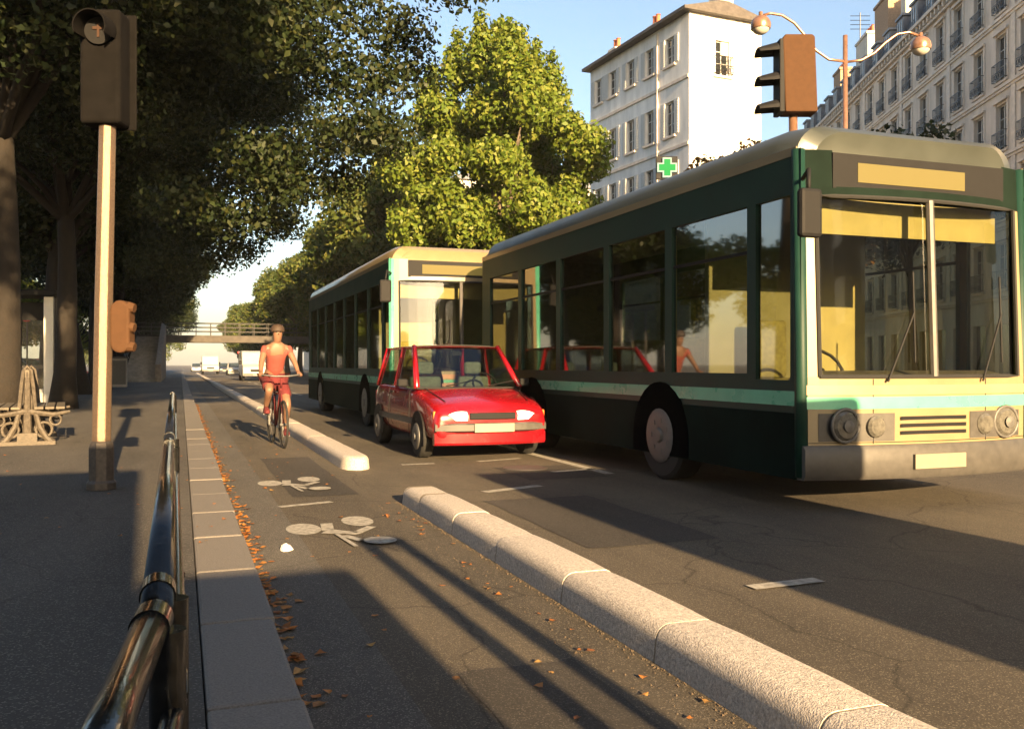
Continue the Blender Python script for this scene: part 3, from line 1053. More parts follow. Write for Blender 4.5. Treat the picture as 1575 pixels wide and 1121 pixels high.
# white plaster house with a sunlit gable
def white_house():
    D2 = cam_pt(-0.437, 1.0).normalized()
    corner = cam_pt(0.1946 * 46, 46)
    Lf, Wg, Hh = 10.4, 4.5, 18.9
    fa = corner + D2 * Lf
    ang2 = math.atan2(-D2.y, -D2.x)
    t = thing('plaster_house', 'white plaster house with shutters and a blank sunlit gable in the middle', 'building', (fa.x, fa.y, 0.12), ang2)
    w = 0.85
    rows = [(16.7, 1.45), (13.0, 1.8), (9.8, 1.8), (6.5, 1.8)]
    xs = [Lf - 1.75, Lf - 3.7, Lf - 5.7, Lf - 7.7, Lf - 9.4]
    opens = [(x - w / 2, x + w / 2, z, z + h) for z, h in rows for x in xs]
    m = MB()
    wall_open(m, Lf, Hh, opens, 0.25)
    # gable with its own window high up
    go = [(Wg * 0.36, Wg * 0.36 + 0.85, 15.9, 17.7), (Wg * 0.36, Wg * 0.36 + 0.85, 9.6, 11.3)]
    g = MB()
    wall_open(g, Wg, Hh, go, 0.25)
    for v, f in [(g.v, g.f)]:
        vs = [(Lf - yy, xx, zz) for xx, yy, zz in v]
        m.add(vs, f)
    m.quad((0, 0, 0), (0, 0, Hh), (0, Wg, Hh), (0, Wg, 0))
    m.quad((0, Wg, 0), (0, Wg, Hh), (Lf, Wg, Hh), (Lf, Wg, 0))
    m.quad((0, 0.27, 0), (Lf - .27, 0.27, 0), (Lf - .27, 0.27, Hh), (0, 0.27, Hh))
    m.quad((Lf - .27, 0.27, 0), (Lf - .27, Wg, 0), (Lf - .27, Wg, Hh), (Lf - .27, 0.27, Hh))
    m.build('wall', 'plaster', t, fix=False)
    c = MB()
    for z in (15.6, 12.2, 5.6):
        c.box(0, Lf - 0.005, -0.08, -0.003, z, z + 0.16)
    c.box(Lf - 2.9, Lf - 2.8, -0.11, -0.004, 0, 18.7)
    c.build('cornice', 'stonetrim', t)
    for z, h in rows:
        p = window_proto(t, w, h, False, True)
        for i, x in enumerate(xs):
            if i == 0:
                p.location = (x, 0, z)
            else:
                copy_to(p, t, (x, 0, z))
    for o in go:
        p = window_proto(t, 0.85, o[3] - o[2], True, False)
        p.location = (Lf, (o[0] + o[1]) / 2, o[2])
        p.rotation_euler = (0, 0, PI / 2)
    r = MB()
    r.box(-0.2, Lf + 0.35, -0.5, Wg + 0.2, Hh + 0.002, Hh + 0.16)
    r.loft([[(-.2, -.45, Hh + .162), (Lf + .3, -.45, Hh + .162), (Lf + .3, Wg + .2, Hh + .162), (-.2, Wg + .2, Hh + .162)],
            [(0, Wg * .45, Hh + .9), (Lf, Wg * .45, Hh + .9), (Lf, Wg * .55, Hh + .9), (0, Wg * .55, Hh + .9)]])
    r.build('roof', 'roofdark', t)
    chimney(t, Lf - 0.6, 2.4, Hh + 0.6, 1.0, 0.8, 1.0, 3, 'plasterwarm')
    chimney(t, Lf - 5.2, 1.4, Hh + 0.3, 0.7, 0.6, 0.7, 2, 'plasterwarm')
    chimney(t, 0.8, 1.4, Hh + 0.3, 0.7, 0.6, 0.8, 2, 'plasterwarm')
    # pharmacy front at the foot of the gable
    s = MB()
    s.box(Lf + 0.003, Lf + 0.22, 0.1, Wg - 0.1, 3.3, 4.3)
    sg = s.build('shop_sign', 'awning', t)
    tx = bpy.data.curves.new('lettering', 'FONT')
    tx.body = 'PHARMACIE'
    tx.size = 0.92
    tx.extrude = 0.015
    tx.align_x = 'CENTER'
    tx.materials.append(MATS['black'])
    tmp = bpy.data.objects.new('lettering_curve', tx)
    C.objects.link(tmp)
    tme = bpy.data.meshes.new_from_object(tmp.evaluated_get(bpy.context.evaluated_depsgraph_get()))
    bpy.data.objects.remove(tmp)
    to = bpy.data.objects.new('lettering', tme)
    C.objects.link(to)
    to.parent = sg
    to.location = (Lf + 0.237, Wg / 2, 3.47)
    to.rotation_euler = (PI / 2, 0, PI / 2)
    to.scale = (0.82, 1, 1)
    d = MB()
    d.box(Lf + 0.003, Lf + 0.08, 0.2, Wg - 0.2, 0.2, 3.2)
    d.build('shop_front', 'winglass', t)
    d = MB()
    for k in range(5):
        yy = 0.15 + (Wg - 0.4) * k / 4
        d.box(Lf + 0.082, Lf + 0.16, yy, yy + 0.1, 0.1, 3.28)
    d.build('shop_frame', 'awning', t)
    return t


white_house()
# green pharmacy cross hung out from the house corner
q = at(1026, 258, 44.5)
pc = thing('pharmacy_cross', 'lit green pharmacy cross with white outline hanging at the white house corner', 'sign', (q.x, q.y, q.z), -TH)
cr = MB()
a, b = 0.46, 0.17
poly = [(-b, -a), (b, -a), (b, -b), (a, -b), (a, b), (b, b), (b, a), (-b, a), (-b, b), (-a, b), (-a, -b), (-b, -b)]
cr.prism(poly, -0.10, 0.08)
cr.build('cross', 'green_led', pc)
cr = MB()
cr.prism([(x * 1.22 if abs(x) > .3 else x * 1.5, z * 1.22 if abs(z) > .3 else z * 1.5) for x, z in poly], -0.06, 0.06)
cr.build('outline', 'white_led', pc)
MB().box(-0.62, 0.62, 0.061, 0.16, -0.66, 0.66).build('housing', 'black', pc, bevel=0.03)
MB().tube([(0, 0.1, 0.3), (0.3, 2.4, 0.3)], 0.04, 8).build('bracket', 'iron', pc)
pc.scale = (0.86, 1.0, 0.86)

# unseen street behind the photographer: plain blocks added on both sides to block sky light
for xx, ww, y0_, y1_, hh, lab in ((16.5, 12, -52, -4, 19, 'unseen plain apartment block behind the photographer on the right side of the street'), (-34, 12, -60, -2, 18, 'unseen plain apartment block behind the photographer on the left side of the street')):
    t = thing('apartment_building', lab, 'building', (xx, y0_, 0.1))
    MB().box(0, ww, 0, y1_ - y0_, 0, hh).build('wall', 'stone', t)
    MB().loft([[(-.4, -.3, hh + .003), (ww + .3, -.3, hh + .003), (ww + .3, y1_ - y0_ + .3, hh + .003), (-.4, y1_ - y0_ + .3, hh + .003)], [(3, 3, hh + 3), (ww - 3, 3, hh + 3), (ww - 3, y1_ - y0_ - 3, hh + 3), (3, y1_ - y0_ - 3, hh + 3)]]).build('roof', 'slate', t)
    xf = -0.004 if xx > 0 else ww + .004
    for i in range(int((y1_ - y0_) / 4)):
        for j in range(5):
            yb, zb = 1.5 + 4 * i, 1.5 + 3.4 * j
            MB().quad((xf, yb, zb), (xf, yb + 1.2, zb), (xf, yb + 1.2, zb + 2), (xf, yb, zb + 2)).build('window', 'winglass', t)

# evening haze over the whole avenue
hz = MB().box(-1510, 1510, -310, 2510, -1.1, 60).build('haze', 'black')
hm = bpy.data.materials.new('haze')
hm.use_nodes = True
hm.node_tree.nodes.clear()
ho = hm.node_tree.nodes.new('ShaderNodeOutputMaterial')
hv = hm.node_tree.nodes.new('ShaderNodeVolumePrincipled')
hv.inputs['Density'].default_value = 0.00022
hv.inputs['Color'].default_value = (0.90, 0.95, 1.0, 1)
hm.node_tree.links.new(hv.outputs[0], ho.inputs['Volume'])
hz.data.materials[0] = hm
tag(hz, 'thin pale evening haze hanging over the avenue', 'haze', kind='stuff')

# background houses closing the far views
bk = MB()
k = 0
for xx, yy, wx, wy, hh in [(22, 75, 14, 30, 17), (24, 112, 14, 34, 18), (24, 152, 14, 40, 17)]:
    t = thing('apartment_building', ['plain far house behind the right trees', 'second far house behind the right trees', 'third far house at the end of the right trees'][k], 'building', (xx, yy, 0.1))
    m = MB()
    wm = MB()
    wall_open(wm, wy, hh, [(2 + i * 2.6, 3.1 + i * 2.6, 4.5 + j * 3.2, 6.3 + j * 3.2) for i in range(int((wy - 3) / 2.6)) for j in range(int((hh - 5) / 3.2))], .2)
    m.add([(y_, wy - x_, z_) for x_, y_, z_ in wm.v], wm.f)
    m.box(0.22, wx, 0, wy, 0, hh - 0.01)
    m.build('wall', 'plasterwarm', t, fix=False)
    r = MB().loft([[(-.4, -.3, hh), (wx + .3, -.3, hh), (wx + .3, wy + .3, hh), (-.4, wy + .3, hh)], [(wx * .4, 1, hh + 3), (wx * .6, 1, hh + 3), (wx * .6, wy - 1, hh + 3), (wx * .4, wy - 1, hh + 3)]])
    r.build('roof', 'zinc', t)
    g = MB()
    for i in range(int((wy - 3) / 2.6)):
        for j in range(int((hh - 5) / 3.2)):
            yb = wy - (2 + i * 2.6)
            g.quad((.19, yb, 4.5 + j * 3.2), (.19, yb - 1.1, 4.5 + j * 3.2), (.19, yb - 1.1, 6.3 + j * 3.2), (.19, yb, 6.3 + j * 3.2))
    g.build('window', 'winglass', t)
    k += 1


# ------------------------------------------------------------------ street lamp with two arms
p = at(1300, 560, 18)
sl = thing('street_lamp', 'two armed street lamp with copper globes above the near bus', 'street lamp', (p.x, p.y, 0.12), -TH)
dd = 18.0
zz = lambda py: CH - (py - CY) / FPX * dd - 0.12
xx_ = lambda px: (px - 1300) / FPX * dd
MB().tube([(0, 0, 0), (0, 0, 1.2), (0, 0, zz(55))], [0.10, 0.06, 0.045], 12).build('pole', 'copper', sl, smooth=True)
MB().lathe([(0.17, 0), (0.17, 0.5), (0.12, 0.62), (0.08, 0.9)], 16).build('base', 'copper', sl, smooth='auto')
arm = MB()
arm.tube([(xx_(a), 0, zz(b)) for a, b in [(1300, 95), (1275, 92), (1255, 78), (1238, 55), (1222, 36), (1203, 24), (1185, 21), (1174, 24)]], 0.028, 8)
arm.build('arm', 'copper', sl, smooth=True)
arm = MB()
arm.tube([(xx_(a), 0, zz(b)) for a, b in [(1300, 96), (1325, 93), (1345, 82), (1362, 66), (1380, 53), (1398, 50), (1412, 55)]], 0.026, 8)
arm.build('arm', 'copper', sl, smooth=True)
for px, py, s in ((1170, 40, -1), (1416, 72, 1)):
    x, z = xx_(px), zz(py)
    r = 0.20
    g = MB()
    g.lathe([(r * math.cos(a), r * math.sin(a)) for a in [R_(v) for v in (-20, 0, 20, 40, 60, 75, 87)]], 20, (x, 0, z))
    lh = g.build('lamp_head', 'copper', sl, smooth='auto')
    g = MB()
    g.lathe([(r * 0.93 * math.cos(a), r * 0.9 * math.sin(a)) for a in [R_(v) for v in (-88, -70, -50, -35, -23)]], 20, (x, 0, z))
    g.build('globe', 'lamp_off', lh, smooth='auto')
    MB().tube([(x, 0, z + r * .95), (x, 0, z + r * 1.35)], 0.04, 8).build('collar', 'copper', lh)

# brown traffic signal seen from behind, above the near bus
p = at(1216, 560, 13)
ts = thing('traffic_signal', 'brown backed traffic signal with black visors seen sideways above the near bus', 'traffic light', (p.x, p.y, 0.12), -TH)
z0 = CH + (560 - 176) / FPX * 13 - 0.12
z1 = CH + (560 - 58) / FPX * 13 - 0.12
MB().tube([(0.08, 0.05, 0), (0.05, 0.05, z0 + .1)], [0.08, 0.06], 12).build('pole', 'copper', ts, smooth=True)
h = MB()
h.prism([(-0.12, z0), (0.34, z0), (0.30, z1 - .03), (0.26, z1), (-0.12, z1), (-0.16, z1 - .06)], -0.16, 0.16)
h.build('housing', 'brownplastic', ts, bevel=0.02)
h = MB().box(-0.20, -0.125, -0.155, 0.18, z0, z1 - 0.06)
h.build('door_panel', 'black', ts, bevel=0.012)
for fz in (0.80, 0.42, 0.06):
    v = MB()
    zc = z0 + (z1 - z0) * fz
    v.loft([[(-0.20, 0.16 * math.cos(a), zc + 0.15 * math.sin(a)) for a in [PI * k / 8 for k in range(9)]] + [(-0.20, 0.145 * math.cos(a), zc + 0.135 * math.sin(a)) for a in [PI * k / 8 for k in range(8, -1, -1)]],
            [(-0.48, 0.16 * math.cos(a), zc - .02 + 0.09 * math.sin(a)) for a in [PI * k / 8 for k in range(9)]] + [(-0.48, 0.145 * math.cos(a), zc - .02 + 0.075 * math.sin(a)) for a in [PI * k / 8 for k in range(8, -1, -1)]]])
    v.build('visor', 'black', ts)

# ------------------------------------------------------------------ left traffic signal
p = ground(156, 752, 0.118)
sg = thing('traffic_signal', 'tall traffic signal on a sunlit metal pole with a black head, at left', 'traffic light', (p.x, p.y, 0.118), -TH)
dS = FPX * (CH - .118) / (752 - CY)
zS = lambda py: CH - (py - CY) / FPX * dS - 0.118
zb, zt = zS(195), zS(22)
MB().lathe([(0.128, 0), (0.128, 0.06), (0.108, 0.08), (0.108, 0.36), (0.098, 0.40), (0.085, 0.42)], 8).build('base', 'polebase', sg, bevel=0.006)
pl = MB()
pl.tube([(0, 0, 0.40), (0.02, 0, 1.6), (0.055, 0, zb + .05)], [0.083, 0.080, 0.074], 8)
pl.build('pole', 'polepaint', sg, bevel=0.01)
hd = MB().box(-0.135, 0.215, -0.13, 0.10, zb, zt)
hd.build('signal_head', 'signalblack', sg, bevel=0.035, seg=3)
MB().box(-0.145, 0.262, 0.101, 0.125, zb - 0.01, zt + 0.03).build('backing_board', 'signalblack', sg, bevel=0.02)
lz = zt - 0.20
ln = MB()
ln.lathe([(0.0, 0), (0.11, 0), (0.118, 0.01), (0.118, 0.03)], 24, (0.045, -0.132, lz), M=Matrix.Rotation(PI / 2, 3, 'X').to_4x4())
lens = ln.build('lens', 'black', sg, smooth='auto')
cm = MB()
cm.box(0.038, 0.058, -0.172, -0.166, lz - .06, lz + .055)
cm.box(0.0, 0.037, -0.172, -0.166, lz + .005, lz + .03)
cm.box(0.059, 0.095, -0.172, -0.166, lz + .005, lz + .03)
cm.build('arrow_mark', 'glyph', lens)
vz = MB()
aa = [R_(-25 + 230 * k / 14) for k in range(15)]
vz.loft([[(0.045 + 0.145 * math.cos(a), -0.13, lz + 0.145 * math.sin(a)) for a in aa] + [(0.045 + 0.135 * math.cos(a), -0.13, lz + 0.135 * math.sin(a)) for a in aa[::-1]],
         [(0.045 + 0.14 * math.cos(a), -0.34, lz - 0.02 + 0.14 * math.sin(a)) for a in aa] + [(0.045 + 0.13 * math.cos(a), -0.34, lz - 0.02 + 0.13 * math.sin(a)) for a in aa[::-1]]])
vz.build('visor', 'signalblack', sg, smooth='auto')
rp = MB()
zc0, zc1 = zS(543), zS(462)
st = []
for k in range(9):
    a = PI * k / 8
    st.append((0.175 + 0.085 * math.cos(a), zc1 - 0.085 + 0.085 * math.sin(a)))
for k in range(9):
    a = PI + PI * k / 8
    st.append((0.175 + 0.085 * math.cos(a), zc0 + 0.085 + 0.085 * math.sin(a)))
rp.prism(st, -0.05, 0.09)
rb = rp.build('repeater_box', 'brownplastic', sg, bevel=0.02)
for zq in (zc1 - 0.06, (zc0 + zc1) / 2, zc0 + .06):
    q = MB()
    q.tube([(0.235, 0.0, zq), (0.29, -0.0, zq - .01)], [0.05, 0.04], 10)
    q.build('hood', 'brownplastic', rb)
MB().box(0.06, 0.10, -0.01, 0.03, zc0 + .08, zc1 - .08).build('clamp', 'iron', sg)

# ------------------------------------------------------------------ pedestrian railing
X0 = -0.045
zr = 0.83
xr = lambda y: -0.034 - 0.006 * (y - 1.45)


def railing(label, pts, posts, bars=True):
    t = thing('pedestrian_railing', label, 'railing', (0, 0, 0), 0, 'tubular railings along the kerb')
    MB().tube(pts, 0.025, 18).build('handrail', 'railpaint', t, smooth=True)
    a, b = Vector(pts[0]), Vector(pts[-1])
    lo = MB()
    n = 8
    def P(f, z):
        s = f * (len(pts) - 1)
        i = min(int(s), len(pts) - 2)
        q = Vector(pts[i]).lerp(Vector(pts[i + 1]), s - i)
        q.z = z
        q.x += 0.03
        return q
    lo.tube([P(k / n, 0.70) for k in range(n + 1)], 0.016, 10)
    lo.build('mid_rail', 'railpaint', t, smooth=True)
    lo = MB()
    lo.tube([P(k / n, 0.24) for k in range(n + 1)], 0.016, 10)
    lo.build('low_rail', 'railpaint', t, smooth=True)
    for f in posts:
        q = P(f, 0.118)
        m = MB()
        m.tube([(q.x - .008, q.y, 0.118), (q.x - .008, q.y, zr - 0.01)], 0.026, 12)
        m.lathe([(0.055, 0), (0.055, 0.02), (0.03, 0.05)], 12, (q.x - .008, q.y, 0.118))
        m.build('post', 'railpaint', t, smooth='auto')
    bl = (b - a).length
    k = 1
    nb = int(bl / 0.14)
    for k in range(1, nb):
        q = P(k / nb, 0.24)
        MB().tube([(q.x, q.y, 0.24), (q.x, q.y, 0.70)], 0.008, 8).build('bar', 'railpaint', t, smooth=True)
    for f in (posts[0], posts[-1]):
        m = MB()
        q = P(f, zr)
        d = (b - a).normalized()
        q = Vector((q.x - 0.03, q.y, zr))
        m.tube([q - d * 0.03, q + d * 0.03], 0.028, 18)
        m.build('sleeve', 'railpaint', t, smooth='auto')
    return t


railing('near tubular railing bending towards the bottom left corner of the picture', [(-0.092, 0.72, zr), (-0.070, 1.01, zr), (-0.036, 1.44, zr)], [0.1, 0.95])
railing('dark tubular railing on the kerb, middle length before the signal pole', [(xr(1.46), 1.46, zr), (xr(3), 3.0, zr), (xr(4.6), 4.6, zr)], [0.04, 0.96])
railing('farthest length of tubular railing, ending beyond the signal pole', [(xr(4.63), 4.63, zr), (xr(8), 8.0, zr), (xr(11.9), 11.9, zr), (xr(12.1), 12.1, zr - .05)], [0.03, 0.5, 0.97])


# ------------------------------------------------------------------ bench, shelter, signs, stair and footbridge
def bench():
    p = ground(42, 684, 0.118)
    t = thing('park_bench', 'cast iron park bench with pale scrolled end and dark slats at left edge', 'bench', (p.x, p.y, 0.118), R_(96))
    for sx in (0.0, 1.55):
        m = MB()
        def T(pts, r):
            m.tube([(sx, a, b) for a, b in pts], r, 8)
        T([(-0.30, 0.02), (-0.22, 0.10), (-0.14, 0.25), (-0.10, 0.42), (-0.04, 0.46)], [0.05, 0.045, 0.04, 0.035, 0.04])
        T([(0.30, 0.02), (0.22, 0.10), (0.14, 0.25), (0.10, 0.42), (0.04, 0.46)], [0.05, 0.045, 0.04, 0.035, 0.04])
        T([(-0.52, 0.44), (-0.3, 0.40), (0.0, 0.45), (0.3, 0.40), (0.52, 0.44)], [0.02, 0.035, 0.045, 0.035, 0.02])
        T([(0, 0.0), (0, 0.5), (0, 0.98)], [0.07, 0.045, 0.035])
        T([(-0.10, 0.45), (-0.07, 0.8), (-0.045, 1.0), (0, 1.06), (0.045, 1.0), (0.07, 0.8), (0.10, 0.45)], 0.026)
        for s in (-1, 1):
            T([(s * (0.20 + 0.10 * math.cos(a)), 0.20 + 0.10 * math.sin(a)) for a in [2 * PI * k / 12 for k in range(13)]], 0.02)
            T([(s * (0.34 + 0.07 * math.cos(a)), 0.33 + 0.07 * math.sin(a)) for a in [2 * PI * k / 12 for k in range(13)]], 0.016)
        m.box(sx - 0.09, sx + 0.09, -0.34, 0.34, 0, 0.05)
        m.box(sx - 0.07, sx + 0.07, -0.12, 0.12, 0.05, 0.16)
        m.build('end_frame', 'benchiron', t, smooth='auto')
    for s in (-1, 1):
        m = MB()
        for k in range(3):
            yy = s * (0.14 + 0.13 * k)
            m.box(-0.05, 1.6, yy - 0.055, yy + 0.055, 0.475, 0.51)
        m.build('seat', 'benchwood', t, bevel=0.006)
    m = MB()
    for z in (0.72, 0.90):
        m.box(-0.03, 1.58, -0.028, 0.028, z, z + 0.11)
    m.build('backrest', 'benchwood', t, bevel=0.006)


bench()


def shelter():
    p = ground(62, 628, 0.118)
    t = thing('glass_shelter', 'small glass shelter with a white sunlit post and dark flat roof', 'shelter', (p.x, p.y, 0.118), -TH * 0.3)
    H2 = 2.75
    MB().box(-0.95, 0.42, -0.3, 0.9, H2, H2 + 0.16).build('roof', 'black', t, bevel=0.03)
    MB().box(0.10, 0.32, -0.12, 0.0, 0, H2 - .002).build('lit_post', 'whitepanel', t, bevel=0.015)
    MB().box(0.34, 0.40, 0.0, 0.06, 0, H2 - .002).build('post', 'greytrim', t)
    MB().box(-0.85, -0.79, 0.0, 0.06, 0, H2 - .002).build('post', 'greytrim', t)
    MB().box(-0.85, -0.79, 0.75, 0.81, 0, H2 - .002).build('post', 'greytrim', t)
    m = MB().box(-0.78, 0.09, 0.78, 0.79, 0.3, H2 - 0.1)
    m.build('glass_panel', 'clearglass', t)
    MB().box(-0.78, 0.09, -0.05, 0.03, 0.98, 1.06).build('cross_bar', 'greytrim', t)
    MB().box(-0.78, 0.06, 0.62, 0.77, H2 - 0.55, H2 - 0.1).build('fascia', 'black', t)
    MB().box(-0.10, 0.09, -0.14, -0.05, 0.0, 0.48).build('white_box', 'whitepanel', t, bevel=0.02)


shelter()
# round red sign beyond the shelter
p = at(41, 560, 34)
rs = thing('road_sign', 'round red sign with a white bar seen through the shelter', 'road sign', (p.x, p.y, 0.118), -TH)
z = CH + (560 - 483) / FPX * 34 - 0.118
MB().tube([(0, 0.03, 0), (0, 0.03, z + .3)], 0.03, 8).build('post', 'greytrim', rs)
MB().lathe([(0.0, 0), (0.28, 0), (0.28, 0.03), (0, 0.03)], 24, (0, 0.0, z), M=Matrix.Rotation(PI / 2, 3, 'X').to_4x4()).build('disc', 'signred', rs)
MB().box(-0.13, 0.13, -0.045, -0.033, z - 0.03, z + 0.03).build('bar', 'whitepanel', rs)
# blue parking sign beyond the near bus
p = at(890, 560, 30)
ps = thing('parking_sign', 'blue square parking sign on the far pavement beyond the near bus windows', 'road sign', (p.x, p.y, 0.12), -TH)
z = CH + (560 - 497) / FPX * 30 - 0.12
MB().tube([(0, 0.04, 0), (0, 0.04, z + .3)], 0.03, 8).build('post', 'greytrim', ps)
MB().box(-0.36, 0.36, -0.01, 0.02, z - .30, z + .30).build('plate', 'signblue', ps, bevel=0.01)


def railing_run(mb, a, b, h, n, r=0.03):
    a, b = Vector(a), Vector(b)
    for z in (0.35, 0.7, h):
        mb.tube([a + Vector((0, 0, z)), b + Vector((0, 0, z))], r, 6)
    for k in range(n + 1):
        q = a.lerp(b, k / n)
        mb.tube([q, q + Vector((0, 0, h))], r * 0.9, 6)


def footbridge():
    yb = 82.0
    t = thing('footbridge', 'low concrete footbridge with steel railing crossing the avenue', 'footbridge', (0, yb, 0))
    zd0, zd1 = 3.05, 3.65
    MB().box(-3.6, 15.5, -0.9, 0.9, zd0, zd1).build('deck', 'darkconcrete', t, bevel=0.03)
    m = MB()
    railing_run(m, (-3.5, -0.8, zd1), (15.4, -0.8, zd1), 1.05, 16)
    m.build('railing', 'greytrim', t)
    m = MB()
    railing_run(m, (-3.5, 0.8, zd1), (15.4, 0.8, zd1), 1.05, 16)
    m.build('railing', 'greytrim', t)
    for xx in (-3.0, 14.5):
        MB().box(xx - 0.4, xx + 0.4, -0.5, 0.5, 0, zd0 - 0.002).build('pillar', 'concrete', t)
    s = MB()
    n = 22
    for k in range(n):
        s.box(-3.4, -1.5, -0.92 - 20 * (n - k) / n, -0.92 - 20 * (n - k - 1) / n, 0.1, 0.1 + (zd1 - 0.1) * (k + 1) / (n + 1))
    s.build('stair', 'concrete', t)
    m = MB()
    m.prism([(-21.2, 0.1), (-0.95, 0.1), (-0.95, zd1 + 0.95), (-2.5, zd1 + 0.95), (-21.2, 1.2)], -1.48, -1.15, axis='x')
    m.build('parapet', 'wallstone', t)
    m = MB()
    a, b = Vector((-3.5, -21, 0.1)), Vector((-3.5, -0.95, zd1))
    railing_run(m, a, b, 1.0, 9, 0.035)
    m.build('stair_railing', 'iron', t)


footbridge()
p = ground(218, 585, 0.118)
cb = thing('metal_cabinet', 'grey metal cabinet on the left pavement before the footbridge stair', 'cabinet', (p.x - .3, 44, 0.118), 0)
MB().box(-0.55, 0.55, -0.25, 0.25, 0.08, 1.35).build('cabinet_body', 'concrete', cb, bevel=0.03)
MB().box(-0.6, 0.6, -0.3, 0.3, 1.352, 1.42).build('lid', 'greytrim', cb)
MB().box(-0.5, 0.5, -0.265, -0.252, 0.2, 1.25).build('door', 'greytrim', cb)


# ------------------------------------------------------------------ vehicles
def wheel(parent, x, y, r, w, sx):
    Mx = Matrix.Rotation(PI / 2, 3, 'Y').to_4x4()
    o = MB().lathe([(r * 0.6, -w / 2), (r * 0.92, -w / 2), (r, -w / 2 + 0.03), (r, w / 2 - 0.03), (r * 0.92, w / 2), (r * 0.6, w / 2)], 28, (0, 0, 0), M=Mx)
    wo = o.build('wheel', 'rubber', parent, smooth='auto')
    wo.location = (x, y, r)
    m = MB()
    m.lathe([(r * 0.62, 0), (r * 0.62, 0.015), (r * 0.5, 0.03), (r * 0.18, 0.02), (r * 0.14, 0.045), (0.0, 0.045)], 24, (0, 0, 0),
            M=Matrix.Translation((sx * w / 2, 0, 0)) @ Matrix.Rotation(sx * PI / 2, 4, 'Y'))
    for k in range(7):
        a = 2 * PI * k / 7
        m.box(sx * w / 2 + sx * 0.026 - 0.004, sx * w / 2 + sx * 0.026 + 0.004, r * 0.36 * math.cos(a) - .025, r * 0.36 * math.cos(a) + .025,
              r * 0.36 * math.sin(a) - .025, r * 0.36 * math.sin(a) + .025)
    m.build('rim', 'alloy', wo, smooth='auto')
    return wo


